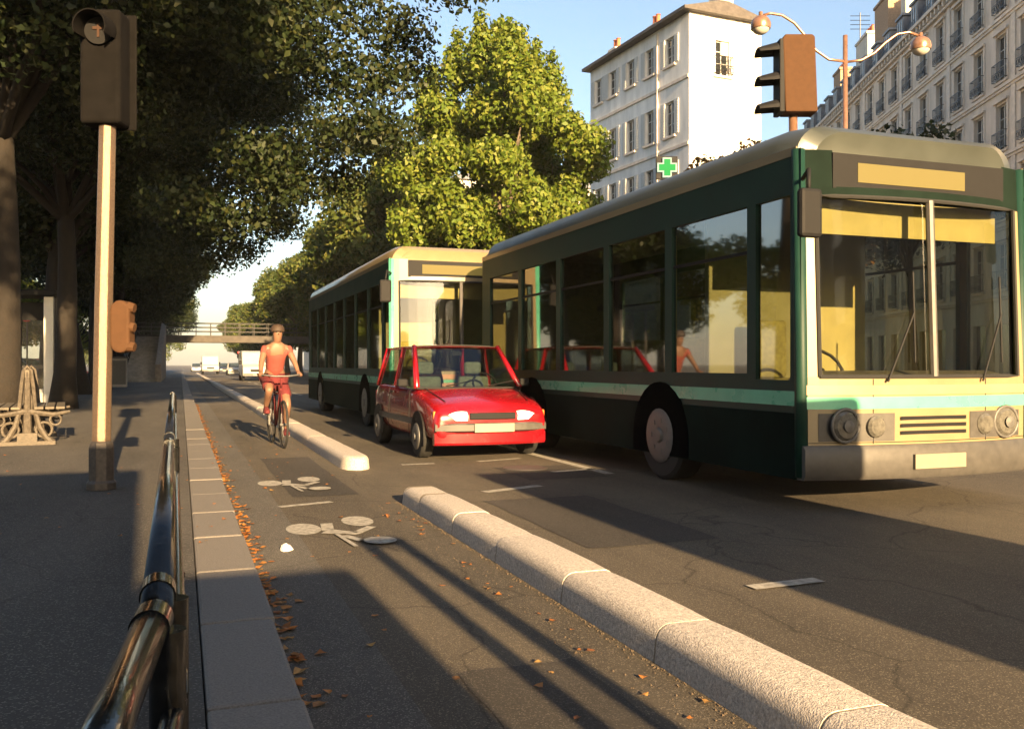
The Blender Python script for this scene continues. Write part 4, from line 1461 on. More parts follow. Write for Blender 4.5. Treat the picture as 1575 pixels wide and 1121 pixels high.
def bus(label, loc, rotz, L, W, H, far=False):
    """city bus: front at y=0 towards -y, body along +y, x from 0 to W"""
    t = thing('city_bus', label, 'bus', loc, rotz, 'city buses')
    zc, zw0, zw1, zs = 0.28, 1.12, H - 0.62, H - 0.26
    lower, mid = 'busdark', 'busgreen'
    # side walls with window openings (x=0 and x=W)
    n = 5 if L < 9 else 7
    pitch = (L - 1.0) / n
    opens = [(0.75 + k * pitch, 0.75 + (k + 1) * pitch - 0.14, zw0 - zc, zw1 - zc) for k in range(n)]
    cab = (0.14, 0.62, zw0 - zc - 0.05, zw1 - zc)
    bodyv = MB()
    for side in (0, 1):
        wm = MB()
        wall_open(wm, L, zs - zc, opens + [cab], 0.05)
        for (x_, y_, z_), _ in zip(wm.v, wm.v):
            pass
        vs = [((y_ if side == 0 else W - y_), x_, z_ + zc) for x_, y_, z_ in wm.v]
        bodyv.add(vs, wm.f, 0)
    # rear wall
    bodyv.quad((0, L, zc), (W, L, zc), (W, L, zs), (0, L, zs))
    # front wall with openings for windscreen and destination box
    fm = MB()
    fo = [(0.16, W - 0.16, zw0 - 0.02 - zc, zw1 - 0.02 - zc), (0.30, W - 0.30, zw1 + 0.04 - zc, zs - 0.02 - zc)]
    wall_open(fm, W, zs - zc, fo, 0.05)
    fr = MB()
    bow = lambda x: -0.16 * (1 - ((x - W / 2) / (W / 2)) ** 2)
    # subdivide the front so it bows outwards
    fr = MB()
    NX = 16
    xs = [W * i / NX for i in range(NX + 1)]
    zs_ = sorted([zc, zw0 - 0.02, zw1 - 0.02, zw1 + 0.06, zs - 0.0, 0.62])
    fx = lambda x, z: bow(x) + 0.06 * max(0.0, (z - 1.2) / 1.6)
    for i in range(NX):
        for j in range(len(zs_) - 1):
            z0, z1 = zs_[j], zs_[j + 1]
            c = (z0 + z1) / 2
            inner = 0 < i < NX - 1
            if inner and zw0 - 0.02 <= c <= zw1 - 0.02:
                continue
            if 2 <= i <= NX - 3 and c > zw1 + 0.06:
                continue
            mi = 1 if c < zw0 else 0
            if c > zw1:
                mi = 2
            fr.quad((xs[i], fx(xs[i], z0), z0), (xs[i + 1], fx(xs[i + 1], z0), z0), (xs[i + 1], fx(xs[i + 1], z1), z1), (xs[i], fx(xs[i], z1), z1), mi)
    bo = bodyv.build('body', mid, t, fix=False)
    fo_ = fr.build('front_panel', ['buscream', 'buscream', 'buscream' if far else 'busdark'], t, smooth=True, fix=False)
    # roof
    rf = MB()
    prof = [(0, zs)]
    for k in range(9):
        a = PI / 2 * k / 8
        prof.append((0.30 * (1 - math.cos(a)), zs + 0.26 * math.sin(a)))
    prof += [(W - x, z) for x, z in prof[::-1]]
    secs = []
    for yy, s, dz in ((0.0, 0.86, -0.10), (0.12, 0.96, -0.03), (0.4, 1, 0), (L - 0.3, 1, 0), (L, 0.95, -0.06)):
        secs.append([(W / 2 + (x - W / 2) * (s if z > zs + .02 else 1), yy + (fx(x, zs) if yy < 0.05 else 0), z + (dz if z > zs + 0.03 else 0)) for x, z in prof])
    rf.loft(secs)
    rf.build('roof', 'buscream' if far else 'busroof', t, smooth='auto')
    # livery: lower skirt, window band trim
    st = MB()
    for x0, x1 in ((-0.012, -0.002), (W + 0.002, W + 0.012)):
        st.box(x0, x1, 0.05, L - 0.02, zc - 0.02, 0.80)
    st.build('skirt', lower, t)
    st = MB()
    for x0, x1 in ((-0.010, -0.002), (W + 0.002, W + 0.010)):
        st.box(x0, x1, 0.05, L - 0.02, zs - 0.05, zs + 0.02)
    st.build('roof_trim', 'buscream', t)
    st = MB()
    for x0, x1 in ((-0.012, -0.002), (W + 0.002, W + 0.012)):
        st.box(x0, x1, 0.05, L - 0.02, 0.86, 0.98)
    st.build('jade_stripe', 'busjade', t)
    # corner pillars
    for x in (0.03, W - 0.03):
        MB().tube([(x, 0.03, zc), (x, 0.035, 1.1), (x, 0.075, zs)], 0.055, 10).build('corner_pillar', 'busjade' if far else 'busgreen', t, smooth=True)
    # panes
    for k in range(n):
        a, b = opens[k][0], opens[k][1]
        for x in (0.03, W - 0.03):
            pane = MB().quad((x, a, zw0), (x, b, zw0), (x, b, zw1), (x, a, zw1)).build('window', 'busglass', t)
            f = MB()
            xx = x - 0.012 if x < 1 else x - 0.004
            f.box(xx, xx + .016, a, b, zw1 - 0.42, zw1 - 0.39)
            f.build('sliding_frame', 'black', pane)
    for x in (0.03, W - 0.03):
        MB().quad((x, cab[0], zw0 - .05), (x, cab[1], zw0 - .05), (x, cab[1], zw1), (x, cab[0], zw1)).build('cab_window', 'busglass', t)
    ws = MB()
    for i in range(1, NX - 1):
        if i in (7, 8):
            pass
        z0, z1 = zw0 - 0.02, zw1 - 0.02
        ws.quad((xs[i], fx(xs[i], z0) + .02, z0), (xs[i + 1], fx(xs[i + 1], z0) + .02, z0), (xs[i + 1], fx(xs[i + 1], z1) + .02, z1), (xs[i], fx(xs[i], z1) + .02, z1))
    ws.build('windscreen', 'windshield', t, smooth=True, fix=False)
    z0, z1 = zw0 - 0.02, zw1 - 0.02
    xa_, xb_ = xs[1], xs[-2]
    per = [(x_, fx(x_, z0) - .004, z0) for x_ in xs[1:-1]] + [(x_, fx(x_, z1) - .004, z1) for x_ in xs[1:-1][::-1]]
    MB().tube(per + [per[0]], 0.018, 6).build('rubber_seal', 'rubber', t)
    m = MB()
    for x_ in (0.62, W - 0.62):
        m.tube([(x_, fx(x_, .55) - .0015, .55), (x_, fx(x_, 1.08) - .0015, 1.08)], .004, 4)
    m.tube([(x_, fx(x_, .56) - .001, .56) for x_ in xs], .004, 4)
    m.build('panel_seam', 'black', t)
    x = W * 0.5
    MB().tube([(x, fx(x, zw0), zw0 - .02), (x, fx(x, zw1), zw1 - .02)], 0.035, 8).build('windscreen_bar', 'greytrim', t)
    # destination display behind its opening
    dp = MB()
    dp.box(0.30, W - 0.30, -0.02, 0.05, zw1 + 0.05, zs - 0.02)
    dsp = dp.build('destination_display', 'black', t)
    MB().box(0.55, W - 0.75, -0.026, -0.021, zw1 + 0.11, zs - 0.09).build('lit_panel', 'amber', dsp)
    # lower front details
    b = MB()
    sec = lambda z, o: [(xs[i], fx(xs[i], z) - o, z) for i in range(NX + 1)]
    b.loft([sec(zc - .02, .03) + [(W, 0.1, zc - .02), (0, 0.1, zc - .02)], sec(0.30, .055) + [(W, 0.1, .30), (0, 0.1, .30)], sec(0.50, .055) + [(W, 0.1, .50), (0, 0.1, .50)], sec(.54, .03) + [(W, .1, .54), (0, .1, .54)]])
    b.build('bumper', 'greytrim', t, smooth='auto')
    for x in (0.48, W - 0.48):
        m = MB()
        lo = [(x + d_, fx(x + d_, .7) - .004, z_) for d_ in (-.34, -.17, 0, .17, .34) for z_ in (0.57,)]
        hi = [(a_[0], a_[1] - .002, 0.80) for a_ in lo]
        m.loft([lo, hi], closed=False, caps=False)
        m.build('lamp_surround', 'greytrim', t, smooth=True, fix=False)
    for x in (0.36, W - 0.36):
        m = MB()
        m.tube([(x + .135 * math.cos(a_), fx(x, .7) - .02, 0.70 + .135 * math.sin(a_)) for a_ in [2 * PI * k_ / 20 for k_ in range(21)]], 0.014, 6)
        m.build('lamp_rim', 'alloy', t, smooth=True)
        m = MB()
        m.lathe([(0.0, 0), (0.12, 0), (0.125, 0.02), (0.10, 0.045), (0.0, 0.055)], 20, (x, fx(x, .7) - .0, 0.70), M=Matrix.Rotation(PI / 2, 3, 'X').to_4x4())
        hl = m.build('headlight', 'buslamp', t, smooth='auto')
        MB().lathe([(.045, 0), (.05, .012), (.0, .02)], 14, (x, fx(x, .7) - .056, 0.70), M=Matrix.Rotation(PI / 2, 3, 'X').to_4x4()).build('bulb_cover', 'alloy', hl, smooth='auto')
        s = 1 if x > 1 else -1
        m = MB()
        m.lathe([(0.0, 0), (0.09, 0), (0.09, 0.02), (0.07, 0.04), (0.0, 0.045)], 18, (x - s * 0.28, fx(x - s * 0.28, .7), 0.69), M=Matrix.Rotation(PI / 2, 3, 'X').to_4x4())
        m.build('fog_light', 'buslamp', t, smooth='auto')
    m = MB()
    m.box(W / 2 - 0.27, W / 2 + 0.27, bow(W / 2) - .075, bow(W / 2) - .052, 0.34, 0.46)
    m.build('number_plate', 'plate', t)
    m = MB()
    for z in (0.62, 0.68, 0.74):
        m.box(W / 2 - 0.35, W / 2 + 0.35, bow(W / 2 - .35) - .012, bow(W / 2), z, z + 0.03)
    m.build('grille', 'black', t)
    sm = MB()
    z0, z1 = 0.80, 0.90
    sm.loft([sec(0.835, .006), sec(0.935, .006)], closed=False, caps=False)
    sm.build('jade_reflection', 'busjade', t, smooth=True, fix=False)  # painted band in place of a teal reflection on the windscreen
    sm = MB()
    sm.loft([sec(0.95, .006), sec(1.03, .006)], closed=False, caps=False)
    sm.build('salmon_reflection', 'salmon', t, smooth=True, fix=False)  # painted band in place of a salmon reflection on the windscreen
    # mirrors and wipers
    for x, s in ((0.0, -1), (W, 1)):
        m = MB()
        m.tube([(x, -0.02, zw1 + 0.1), (x + s * .12, -0.25, zw1 + .12), (x + s * .16, -0.3, zw1 - .05)], 0.018, 8)
        mo = m.build('mirror_arm', 'black', t, smooth=True)
        MB().box(x + s * .16 - .10, x + s * .16 + .10, -0.35, -0.27, zw1 - 0.42, zw1 - 0.04).build('mirror', 'black', mo, bevel=.03)
    for x in (W * .30, W * .72):
        m = MB()
        m.tube([(x, fx(x, zw0) - .03, zw0 - .06), (x + .28, fx(x + .28, zw0 + .5) - .02, zw0 + .52)], 0.010, 6)
        m.tube([(x + .28, fx(x + .28, zw0 + .1) - .012, zw0 + .1), (x + .28, fx(x + .28, zw0 + .8) - .012, zw0 + .85)], 0.010, 6)
        m.build('wiper', 'black', t)
    # interior
    m = MB()
    m.box(0.06, W - 0.06, 0.2, L - 0.06, 0.36, 0.40)
    m.box(0.06, W - 0.06, L - 0.10, L - 0.06, 0.41, zs)
    m.box(0.06, W - 0.06, 0.12, L - 0.06, zs - 0.02, zs)
    m.build('interior_lining', 'businside', t)
    m = MB()
    m.prism([(0.05, 0.45), (0.05, 1.10), (0.28, 1.15), (0.55, 0.95), (0.55, 0.45)], 0.15, W - 0.15, axis='x')
    m.build('dashboard', 'greytrim', t, bevel=.02)
    m = MB()
    m.box(0.10, 1.15, 1.55, 1.60, 0.41, zs - .05)
    m.build('cab_partition', 'businside', t)
    MB().box(1.40, W - 0.10, 1.95, 2.0, 0.41, zs - .05).build('cab_partition', 'businside', t)  # second pale partition, added to brighten the windscreen from inside
    MB().box(0.2, W - 0.2, 0.16, 0.18, zw1 - 0.30, zw1).build('bounce_strip', 'businside', t)  # pale strip added inside so the windscreen looks brighter
    m = MB()
    m.tube([(0.62 + 0.22 * math.cos(a), 0.52 + 0.10 * math.sin(a), 1.16 + 0.17 * math.sin(a)) for a in [2 * PI * k / 16 for k in range(17)]], 0.016, 6)
    m.tube([(0.62, 0.62, 1.0), (0.62, 0.52, 1.16)], 0.03, 8)
    m.build('steering_wheel', 'black', t)
    proto = MB()
    proto.box(-0.21, 0.21, -0.2, 0.22, 0.42, 0.52)
    proto.box(-0.21, 0.21, 0.18, 0.26, 0.52, 1.08)
    proto.box(-0.03, 0.03, -0.1, 0.1, 0.0, 0.42)
    s0 = proto.build('seat', 'seatgreen', t, bevel=.03)
    first = True
    for yy in [2.1 + 0.85 * k for k in range(int((L - 2.8) / 0.85))]:
        for x in (0.34, 0.80, W - 0.34):
            if first:
                s0.location = (x, yy, 0.40)
                first = False
            else:
                copy_to(s0, t, (x, yy, 0.40))
    s1 = copy_to(s0, t, (0.62, 1.1, 0.55))
    for yy in (2.4, 4.6, 6.6):
        if yy < L - .5:
            MB().tube([(W * .62, yy, .4), (W * .62, yy, zs - .03)], 0.017, 8).build('grab_pole', 'handrail', t)
    # wheels
    for yy in (2.3, L - 2.3):
        for x, s in ((0.15, -1), (W - 0.15, 1)):
            wheel(t, x, yy, 0.46, 0.30, s)
            ar = MB()
            xa = -0.016 if s < 0 else W + 0.004
            ar.prism([(yy + 0.58 * math.cos(a), 0.44 + 0.58 * math.sin(a)) for a in [PI * k / 16 for k in range(17)]] + [(yy - .58, 0.27), (yy + .58, 0.27)], xa, xa + .012, axis='x')
            ar.build('recess_shade', 'shadeblack', t)  # flat black disc standing in for shade inside the wheel recess
    m = MB()
    m.box(0.25, W - .25, 0.3, L - .2, 0.22, 0.34)
    m.build('underbody', 'black', t)
    return t


# near bus: front left corner read at the photo's (1232, ~785)
FB = ground(1232, 788)
near_bus = bus('near green and cream city bus, its bright front filling the right side', (FB.x, FB.y, 0), 0.0, 8.3, 2.45, 3.22)
d = 15.6
p = at(601, 560, d)
far_bus = bus('far city bus with cream front and jade corner behind the red car', (p.x, p.y, 0), 0.0, 10.6, 2.45, 3.28, far=True)


def car(label, loc, rotz, paint, L=3.65, W=1.60, H=1.40, lit=True, group=None, name='hatchback_car', detail=True, roofm=None):
    """small hatchback, front at y=0 towards -y, centred on x"""
    t = thing(name, label, 'car', loc, rotz, group)
    hw = W / 2
    def sec(y, w, zb, zs, zt, crown=0.03):
        return [(-w * 0.88, y, zb), (-w * 0.99, y, zb + 0.12), (-w, y, (zb + zs) / 2 + .05), (-w * 0.965, y, zs - 0.03), (-w * 0.90, y, zs + 0.012),
                (-w * 0.45, y, zt + crown * .7), (0, y, zt + crown), (w * 0.45, y, zt + crown * .7), (w * 0.90, y, zs + 0.012),
                (w * 0.965, y, zs - 0.03), (w, y, (zb + zs) / 2 + .05), (w * 0.99, y, zb + 0.12), (w * 0.88, y, zb)]
    k = L / 3.65
    S = [(0.00, hw * 0.86, 0.26, 0.52, 0.53, 0.02), (0.03, hw * 0.92, 0.22, 0.60, 0.61, 0.02), (0.10, hw * 0.955, 0.20, 0.66, 0.68, 0.03), (0.28, hw * 0.975, 0.19, 0.72, 0.745, 0.04),
         (0.62, hw * 0.99, 0.19, 0.79, 0.82, 0.04), (0.98, hw, 0.19, 0.86, 0.885, 0.03), (1.2, hw, 0.19, 0.885, 0.89, 0.0), (2.0, hw, 0.19, 0.895, 0.895, 0.0),
         (3.0, hw * 0.99, 0.20, 0.91, 0.91, 0.0), (3.4, hw * 0.96, 0.24, 0.91, 0.91, 0.0), (3.58, hw * 0.92, 0.30, 0.86, 0.86, 0.0), (3.65, hw * 0.86, 0.36, 0.7, 0.7, 0.0)]
    b = MB()
    b.loft([sec(y * k, *r) for y, *r in S])
    b.build('body', paint, t, smooth=True, sub=2)
    # glasshouse
    zb, zr = 0.885, H - 0.045
    bf, br, tf, tb = 0.96 * k, 3.48 * k, 1.56 * k, 3.22 * k
    wb, wt = hw * 0.92, hw * 0.77
    BL, BR = Vector((-wb, bf, zb)), Vector((wb, bf, zb))
    TL, TR = Vector((-wt, tf, zr)), Vector((wt, tf, zr))
    RL, RR = Vector((-wb * .96, br, zb)), Vector((wb * .96, br, zb))
    QL, QR = Vector((-wt * .97, tb, zr)), Vector((wt * .97, tb, zr))
    ws = MB()
    N = 8
    rows = []
    for a in range(N + 1):
        f = a / N * 2 - 1
        c = 1 - f * f
        rows.append((BL.lerp(BR, a / N) + Vector((0, -0.13 * c, 0)), TL.lerp(TR, a / N) + Vector((0, -0.07 * c, 0.02 * c))))
    for a in range(N):
        ws.quad(rows[a][0], rows[a + 1][0], rows[a + 1][1], rows[a][1])
    ws.build('windscreen', 'carglass', t, smooth=True, fix=False)
    MB().quad(RR, RL, QL, QR).build('rear_window', 'carglass', t)
    for P0, P1, P2, P3 in ((BL, RL, QL, TL), (BR, RR, QR, TR)):
        MB().quad(P0, P1, P2, P3).build('side_window', 'carglass', t)
    pl = [(BL, TL), (BR, TR), (RL, QL), (RR, QR)]
    for a, c in pl:
        MB().tube([a, a.lerp(c, .5) + Vector((0, 0, .005)), c], 0.040, 8).build('pillar', paint, t, smooth=True)
    for P0, P1, P2, P3 in ((BL, RL, QL, TL), (BR, RR, QR, TR)):
        MB().tube([P0.lerp(P1, .50), P3.lerp(P2, .36)], 0.034, 6).build('pillar', paint, t)
    rf = MB()
    secs = []
    for f, dz in ((0.0, -.012), (0.05, 0.012), (0.25, .036), (0.6, .04), (0.92, .02), (1.0, -.008)):
        yy = tf - .05 + (tb - tf + .09) * f
        w = (wt + .025) * (1 - .03 * f)
        secs.append([(x * w, yy - (0.07 * (1 - x * x) if f < 0.1 else 0), zr - .012 + (dz + .012) * (1 - x * x * .8) + .012) for x in (-1, -.8, -.45, 0, .45, .8, 1)]
                    + [(x * w * .97, yy, zr - .022) for x in (1, .45, 0, -.45, -1)])
    rf.loft(secs)
    rf.build('roof', roofm or paint, t, smooth='auto')
    # front end
    for s in (-1, 1):
        m = MB()
        x0, x1 = s * hw * 0.42, s * hw * 0.885
        n = 6
        lo, hi = [], []
        for q in range(n + 1):
            f = q / n
            x = x0 + (x1 - x0) * f
            yy = 0.022 + 0.13 * f ** 2.4 - 0.012
            lo.append((x, yy - .02, 0.505 + .01 * f))
            hi.append((x, yy + .05, 0.635 + 0.02 * f))
        m.loft([lo, [(a[0], a[1] - .014, (a[2] + c[2]) / 2) for a, c in zip(lo, hi)], hi], closed=False, caps=False)
        m.build('headlight', 'lamp_lens' if lit else 'lamp_off', t, smooth=True)
        m = MB()
        m.box(s * hw * 0.9 - .03, s * hw * 0.9 + .03, 0.10, 0.15, 0.52, 0.62)
        m.build('indicator', 'orange', t, bevel=.01)
    m = MB()
    xsn = [-1, -.8, -.5, 0, .5, .8, 1]
    ff = lambda x: -0.035 + 0.10 * abs(x) ** 3
    def bs(z, o):
        return [(x * hw * 0.93, ff(x) - o, z) for x in xsn] + [(x * hw * 0.93, ff(x) + .10, z) for x in xsn[::-1]]
    m.loft([bs(0.36, 0), bs(0.38, .03), bs(0.455, .03), bs(0.475, 0)])
    m.build('bumper', 'greytrim', t, smooth='auto')
    m = MB()
    m.loft([bs(0.20, -.02), bs(0.23, .006), bs(0.345, .006), bs(0.357, -.01)])
    m.build('front_apron', paint, t, smooth='auto')
    MB().box(-hw * .38, hw * .38, -0.022, 0.02, 0.515, 0.60).build('grille', 'black', t, bevel=.01)
    MB().box(-0.26, 0.26, -0.082, -0.068, 0.362, 0.468).build('number_plate', 'plate', t)
    if detail:
        for s in (-1, 1):
            m = MB().box(s * (hw + .01) - .0, s * (hw + .15), 1.12 * k, 1.20 * k, 0.90, 1.01)
            m.build('mirror', 'black', t, bevel=.025)
            m = MB().box(s * hw - .004 * s, s * (hw + .010), 0.75 * k, 2.95 * k, 0.42, 0.50)
            m.build('side_strip', 'greytrim', t, bevel=.003)
            m = MB().box(s * hw * .985, s * (hw + .012), 2.05 * k, 2.2 * k, 0.80, 0.83)
            m.build('door_handle', 'black', t, bevel=.005)
        sm_ = MB()
        for s in (-1, 1):
            xx = s * (hw + .003)
            for yy in (1.12, 2.32):
                sm_.tube([(xx, yy * k, .24), (xx + s * .002, yy * k, .55), (xx * .985, yy * k, .86)], .006, 4)
            sm_.tube([(s * hw * .70, .22 * k, .735), (s * hw * .80, .9 * k, .885)], .006, 4)
        sm_.build('panel_seam', 'black', t)
        P_ = [r_[0] + Vector((0, -.004, 0)) for r_ in rows] + [r_[1] + Vector((0, -.004, 0)) for r_ in rows[::-1]]
        MB().tube(P_ + [P_[0]], .014, 6).build('windscreen_seal', 'rubber', t)
        for x in (-0.36, 0.36):
            m = MB()
            m.box(x - .23, x + .23, 1.85 * k, 1.97 * k, 0.45, 1.03)
            m.box(x - .23, x + .23, 1.4 * k, 1.95 * k, 0.40, 0.52)
            m.box(x - .13, x + .13, 1.89 * k, 1.97 * k, 1.06, 1.24)
            m.build('seat', 'seatfabric', t, bevel=.04)
        m = MB()
        m.tube([(0.36 + 0.17 * math.cos(a), 1.38 * k + .08 * math.sin(a), 0.93 + 0.15 * math.sin(a)) for a in [2 * PI * q / 14 for q in range(15)]], 0.014, 6)
        m.build('steering_wheel', 'black', t)
        for x in (-.35, .25):
            MB().tube([(x, bf - .10, zb + .03), (x + .42, bf + .02, zb + .10)], 0.008, 5).build('wiper', 'black', t)
        MB().box(-.07, .07, tf - .02, tf + .0, zr - .12, zr - .06).build('rear_mirror', 'black', t)
    m = MB().box(-hw * .8, hw * .8, 1.15 * k, 3.3 * k, 0.84, 0.884)
    m.build('parcel_floor', 'black', t)
    for yy in (0.68 * k, 3.02 * k):
        for s in (-1, 1):
            wheel(t, s * (hw - .075), yy, 0.275, 0.165, s)
            ar = MB()
            xa = s * (hw - .002)
            ar.prism([(yy + 0.335 * math.cos(a), 0.27 + 0.335 * math.sin(a)) for a in [PI * q / 14 for q in range(15)]] + [(yy - .335, 0.185), (yy + .335, .185)], xa - .012, xa + .012, axis='x')
            ar.build('recess_shade', 'black', t)  # black disc in place of the wheel recess and its shade
    for s in (-1, 1):
        MB().box(s * hw * .80 - .07, s * hw * .80 + .07, 3.60 * k, 3.67 * k, 0.60, 0.80).build('tail_light', 'signred', t, bevel=.02)
    return t


p = ground(648, 713)
car('bright red hatchback with lit headlights driving in front of the far bus', (p.x + 0.93, p.y + 0.05, 0), R_(0.5), 'red', H=1.49, W=1.58)


def box_van(label, loc, rotz, paint, L=5.0, W=1.95, H=2.3, lit=True, group=None, cat='van'):
    t = thing('delivery_van', label, cat, loc, rotz, group)
    hw = W / 2
    prof = [(0.0, 0.35), (0.0, 0.80), (0.15, 1.05), (0.75, 1.20), (1.35, H - .12), (1.7, H), (L - .1, H), (L, H - .15), (L, 0.35)]
    secs = [[(x * s if abs(x) < 9 else x, y, z) for y, z in prof] for x, s in ((-hw, 1), (-hw * .97, 1), (hw * .97, 1), (hw, 1))]
    m = MB().prism(prof, -hw, hw, axis='x')
    m.build('body', paint, t, bevel=.07, seg=3)
    d = 0.012
    nrm = Vector((0, -(H - .12 - 1.2), 0.6)).normalized() * d
    ws = MB().quad(*[(x, y + nrm.y, z + nrm.z) for x, y, z in ((-hw * .82, .82, 1.27), (hw * .82, .82, 1.27), (hw * .78, 1.28, H - .27), (-hw * .78, 1.28, H - .27))])
    ws.build('windscreen', 'winglass', t)
    for s in (-1, 1):
        x = s * (hw + .006)
        MB().quad((x, 1.1, 1.25), (x, 1.95, 1.25), (x, 1.95, H - .4), (x, 1.5, H - .4)).build('side_window', 'winglass', t)
        MB().box(s * hw * .72 - .12, s * hw * .72 + .12, -.02, .05, .68, .88).build('headlight', 'lamp_lens' if lit else 'lamp_off', t, bevel=.02)
        MB().box(s * (hw + .02), s * (hw + .2), 1.05, 1.15, 1.2, 1.5).build('mirror', 'black', t, bevel=.02)
        for yy in (0.85, L - 1.0):
            wheel(t, s * (hw - .09), yy, .34, .2, s)
    MB().box(-hw * .95, hw * .95, -.06, .10, .34, .56).build('bumper', 'greytrim', t, bevel=.03)
    MB().box(-hw * .45, hw * .45, -.015, .02, .66, .84).build('grille', 'black', t)
    MB().box(-.26, .26, -.075, -.06, .40, .50).build('number_plate', 'plate', t)
    return t


# traffic far down the avenue
p = at(324, 560, 112)
box_van('small white van with lit headlights far down the avenue', (p.x, p.y, 0), 0, 'carwhite', group='distant traffic')
p = at(341, 560, 122)
car('dark car just right of the distant white van', (p.x + .4, p.y, 0), 0, 'cardark', lit=False, group='distant traffic', detail=False)
p = at(362, 560, 100)
car('small white car under the footbridge, left of the near row of trees', (p.x, p.y, 0), 0, 'carwhite', lit=False, group='distant traffic', detail=False)
p = at(395, 560, 66)
box_van('pale van beyond the cyclist, close to the far bus', (p.x, p.y, 0), 0, 'carwhite', H=2.2, lit=False, group='distant traffic')
p = at(302, 560, 150)
car('tiny silver car at the far end of the cycle lane side', (p.x, p.y, 0), 0, 'carsilver', lit=True, group='distant traffic', detail=False)
# red traffic light in the distance
p = at(361, 560, 118)
rt = thing('traffic_signal', 'distant traffic signal showing red beside the right trees', 'traffic light', (p.x + .5, p.y, 0.0), 0)
MB().tube([(0, 0, 0), (0, 0, 2.6)], 0.06, 8).build('pole', 'iron', rt)
MB().box(-.2, .2, -.12, .12, 2.0, 3.0).build('signal_head', 'black', rt, bevel=.03)
MB().lathe([(0, 0), (.13, 0), (.13, .03), (0, .04)], 16, (0, -.13, 2.75), M=Matrix.Rotation(PI / 2, 3, 'X').to_4x4()).build('red_lens', 'red_lamp', rt)
# parked cars behind the left trees
for px, dd, pm, lab in ((48, 42, 'cardark', 'dark parked car behind the shelter'), (92, 44, 'carblue', 'blue parked car between shelter and leaning tree'), (132, 50, 'signred', 'red parked car behind the signal pole')):
    p = at(px, 560, dd)
    car(lab, (p.x, p.y, 0.118), R_(70), pm, lit=False, group='cars parked behind the left pavement', detail=False)
# unseen casters behind the photographer: a van at right, an added shade block at left
box_van('tall van out of view at right whose shadow lies on the traffic lane', (4.4, -5.6, 0), 0, 'cardark', L=5.2, W=2.1, H=2.7, lit=False)
ko = thing('shade_kiosk', 'kiosk sized block added out of view behind the photographer to shade the foreground', 'kiosk', (-2.3, -5.0, 0.0), 0)
MB().box(-3.6, 2.4, -1.2, 1.2, 0, 3.5).build('caster_body', 'busgreen', ko, bevel=.05)
MB().box(-3.8, 2.4, -1.4, 1.4, 3.502, 3.8).build('caster_roof', 'busgreen', ko, bevel=.04)
MB().box(2.402, 3.55, -1.0, 1.3, 0, 2.45).build('caster_side', 'busgreen', ko, bevel=.05)
sp_ = thing('shadow_posts', 'pair of posts out of view behind the photographer, their shadow crossing the cycle lane', 'sign', (1.55, -1.6, 0.0), 0)  # unseen twin posts, there to cast the two shadow stripes
for xx in (-.11, .11):
    MB().tube([(xx, 0, 0), (xx, 0, 2.02)], .05, 10).build('leg', 'iron', sp_)
MB().box(-.16, .16, -.02, .02, 2.02, 2.10).build('top_bar', 'whitepanel', sp_)


# ------------------------------------------------------------------ cyclist
def skinned(name, pts, edges, rad, m, parent, root=0, sub=1):
    me = bpy.data.meshes.new(name)
    me.from_pydata([tuple(p) for p in pts], edges, [])
    o = bpy.data.objects.new(name, me)
    C.objects.link(o)
    me.materials.append(MATS[m])
    sk = o.modifiers.new('skin', 'SKIN')
    sk.use_smooth_shade = True
    sv = me.skin_vertices[0].data
    for i, r in enumerate(rad):
        sv[i].radius = (r, r) if not isinstance(r, tuple) else r
        sv[i].use_root = (i == root)
    s = o.modifiers.new('sub', 'SUBSURF')
    s.levels = s.render_levels = sub
    dg = bpy.context.evaluated_depsgraph_get()
    me2 = bpy.data.meshes.new_from_object(o.evaluated_get(dg))
    me2.name = name
    if not me2.materials:
        me2.materials.append(MATS[m])
    o.modifiers.clear()
    o.data = me2
    for q in me2.polygons:
        q.use_smooth = True
    if parent is not None:
        o.parent = parent
    return o


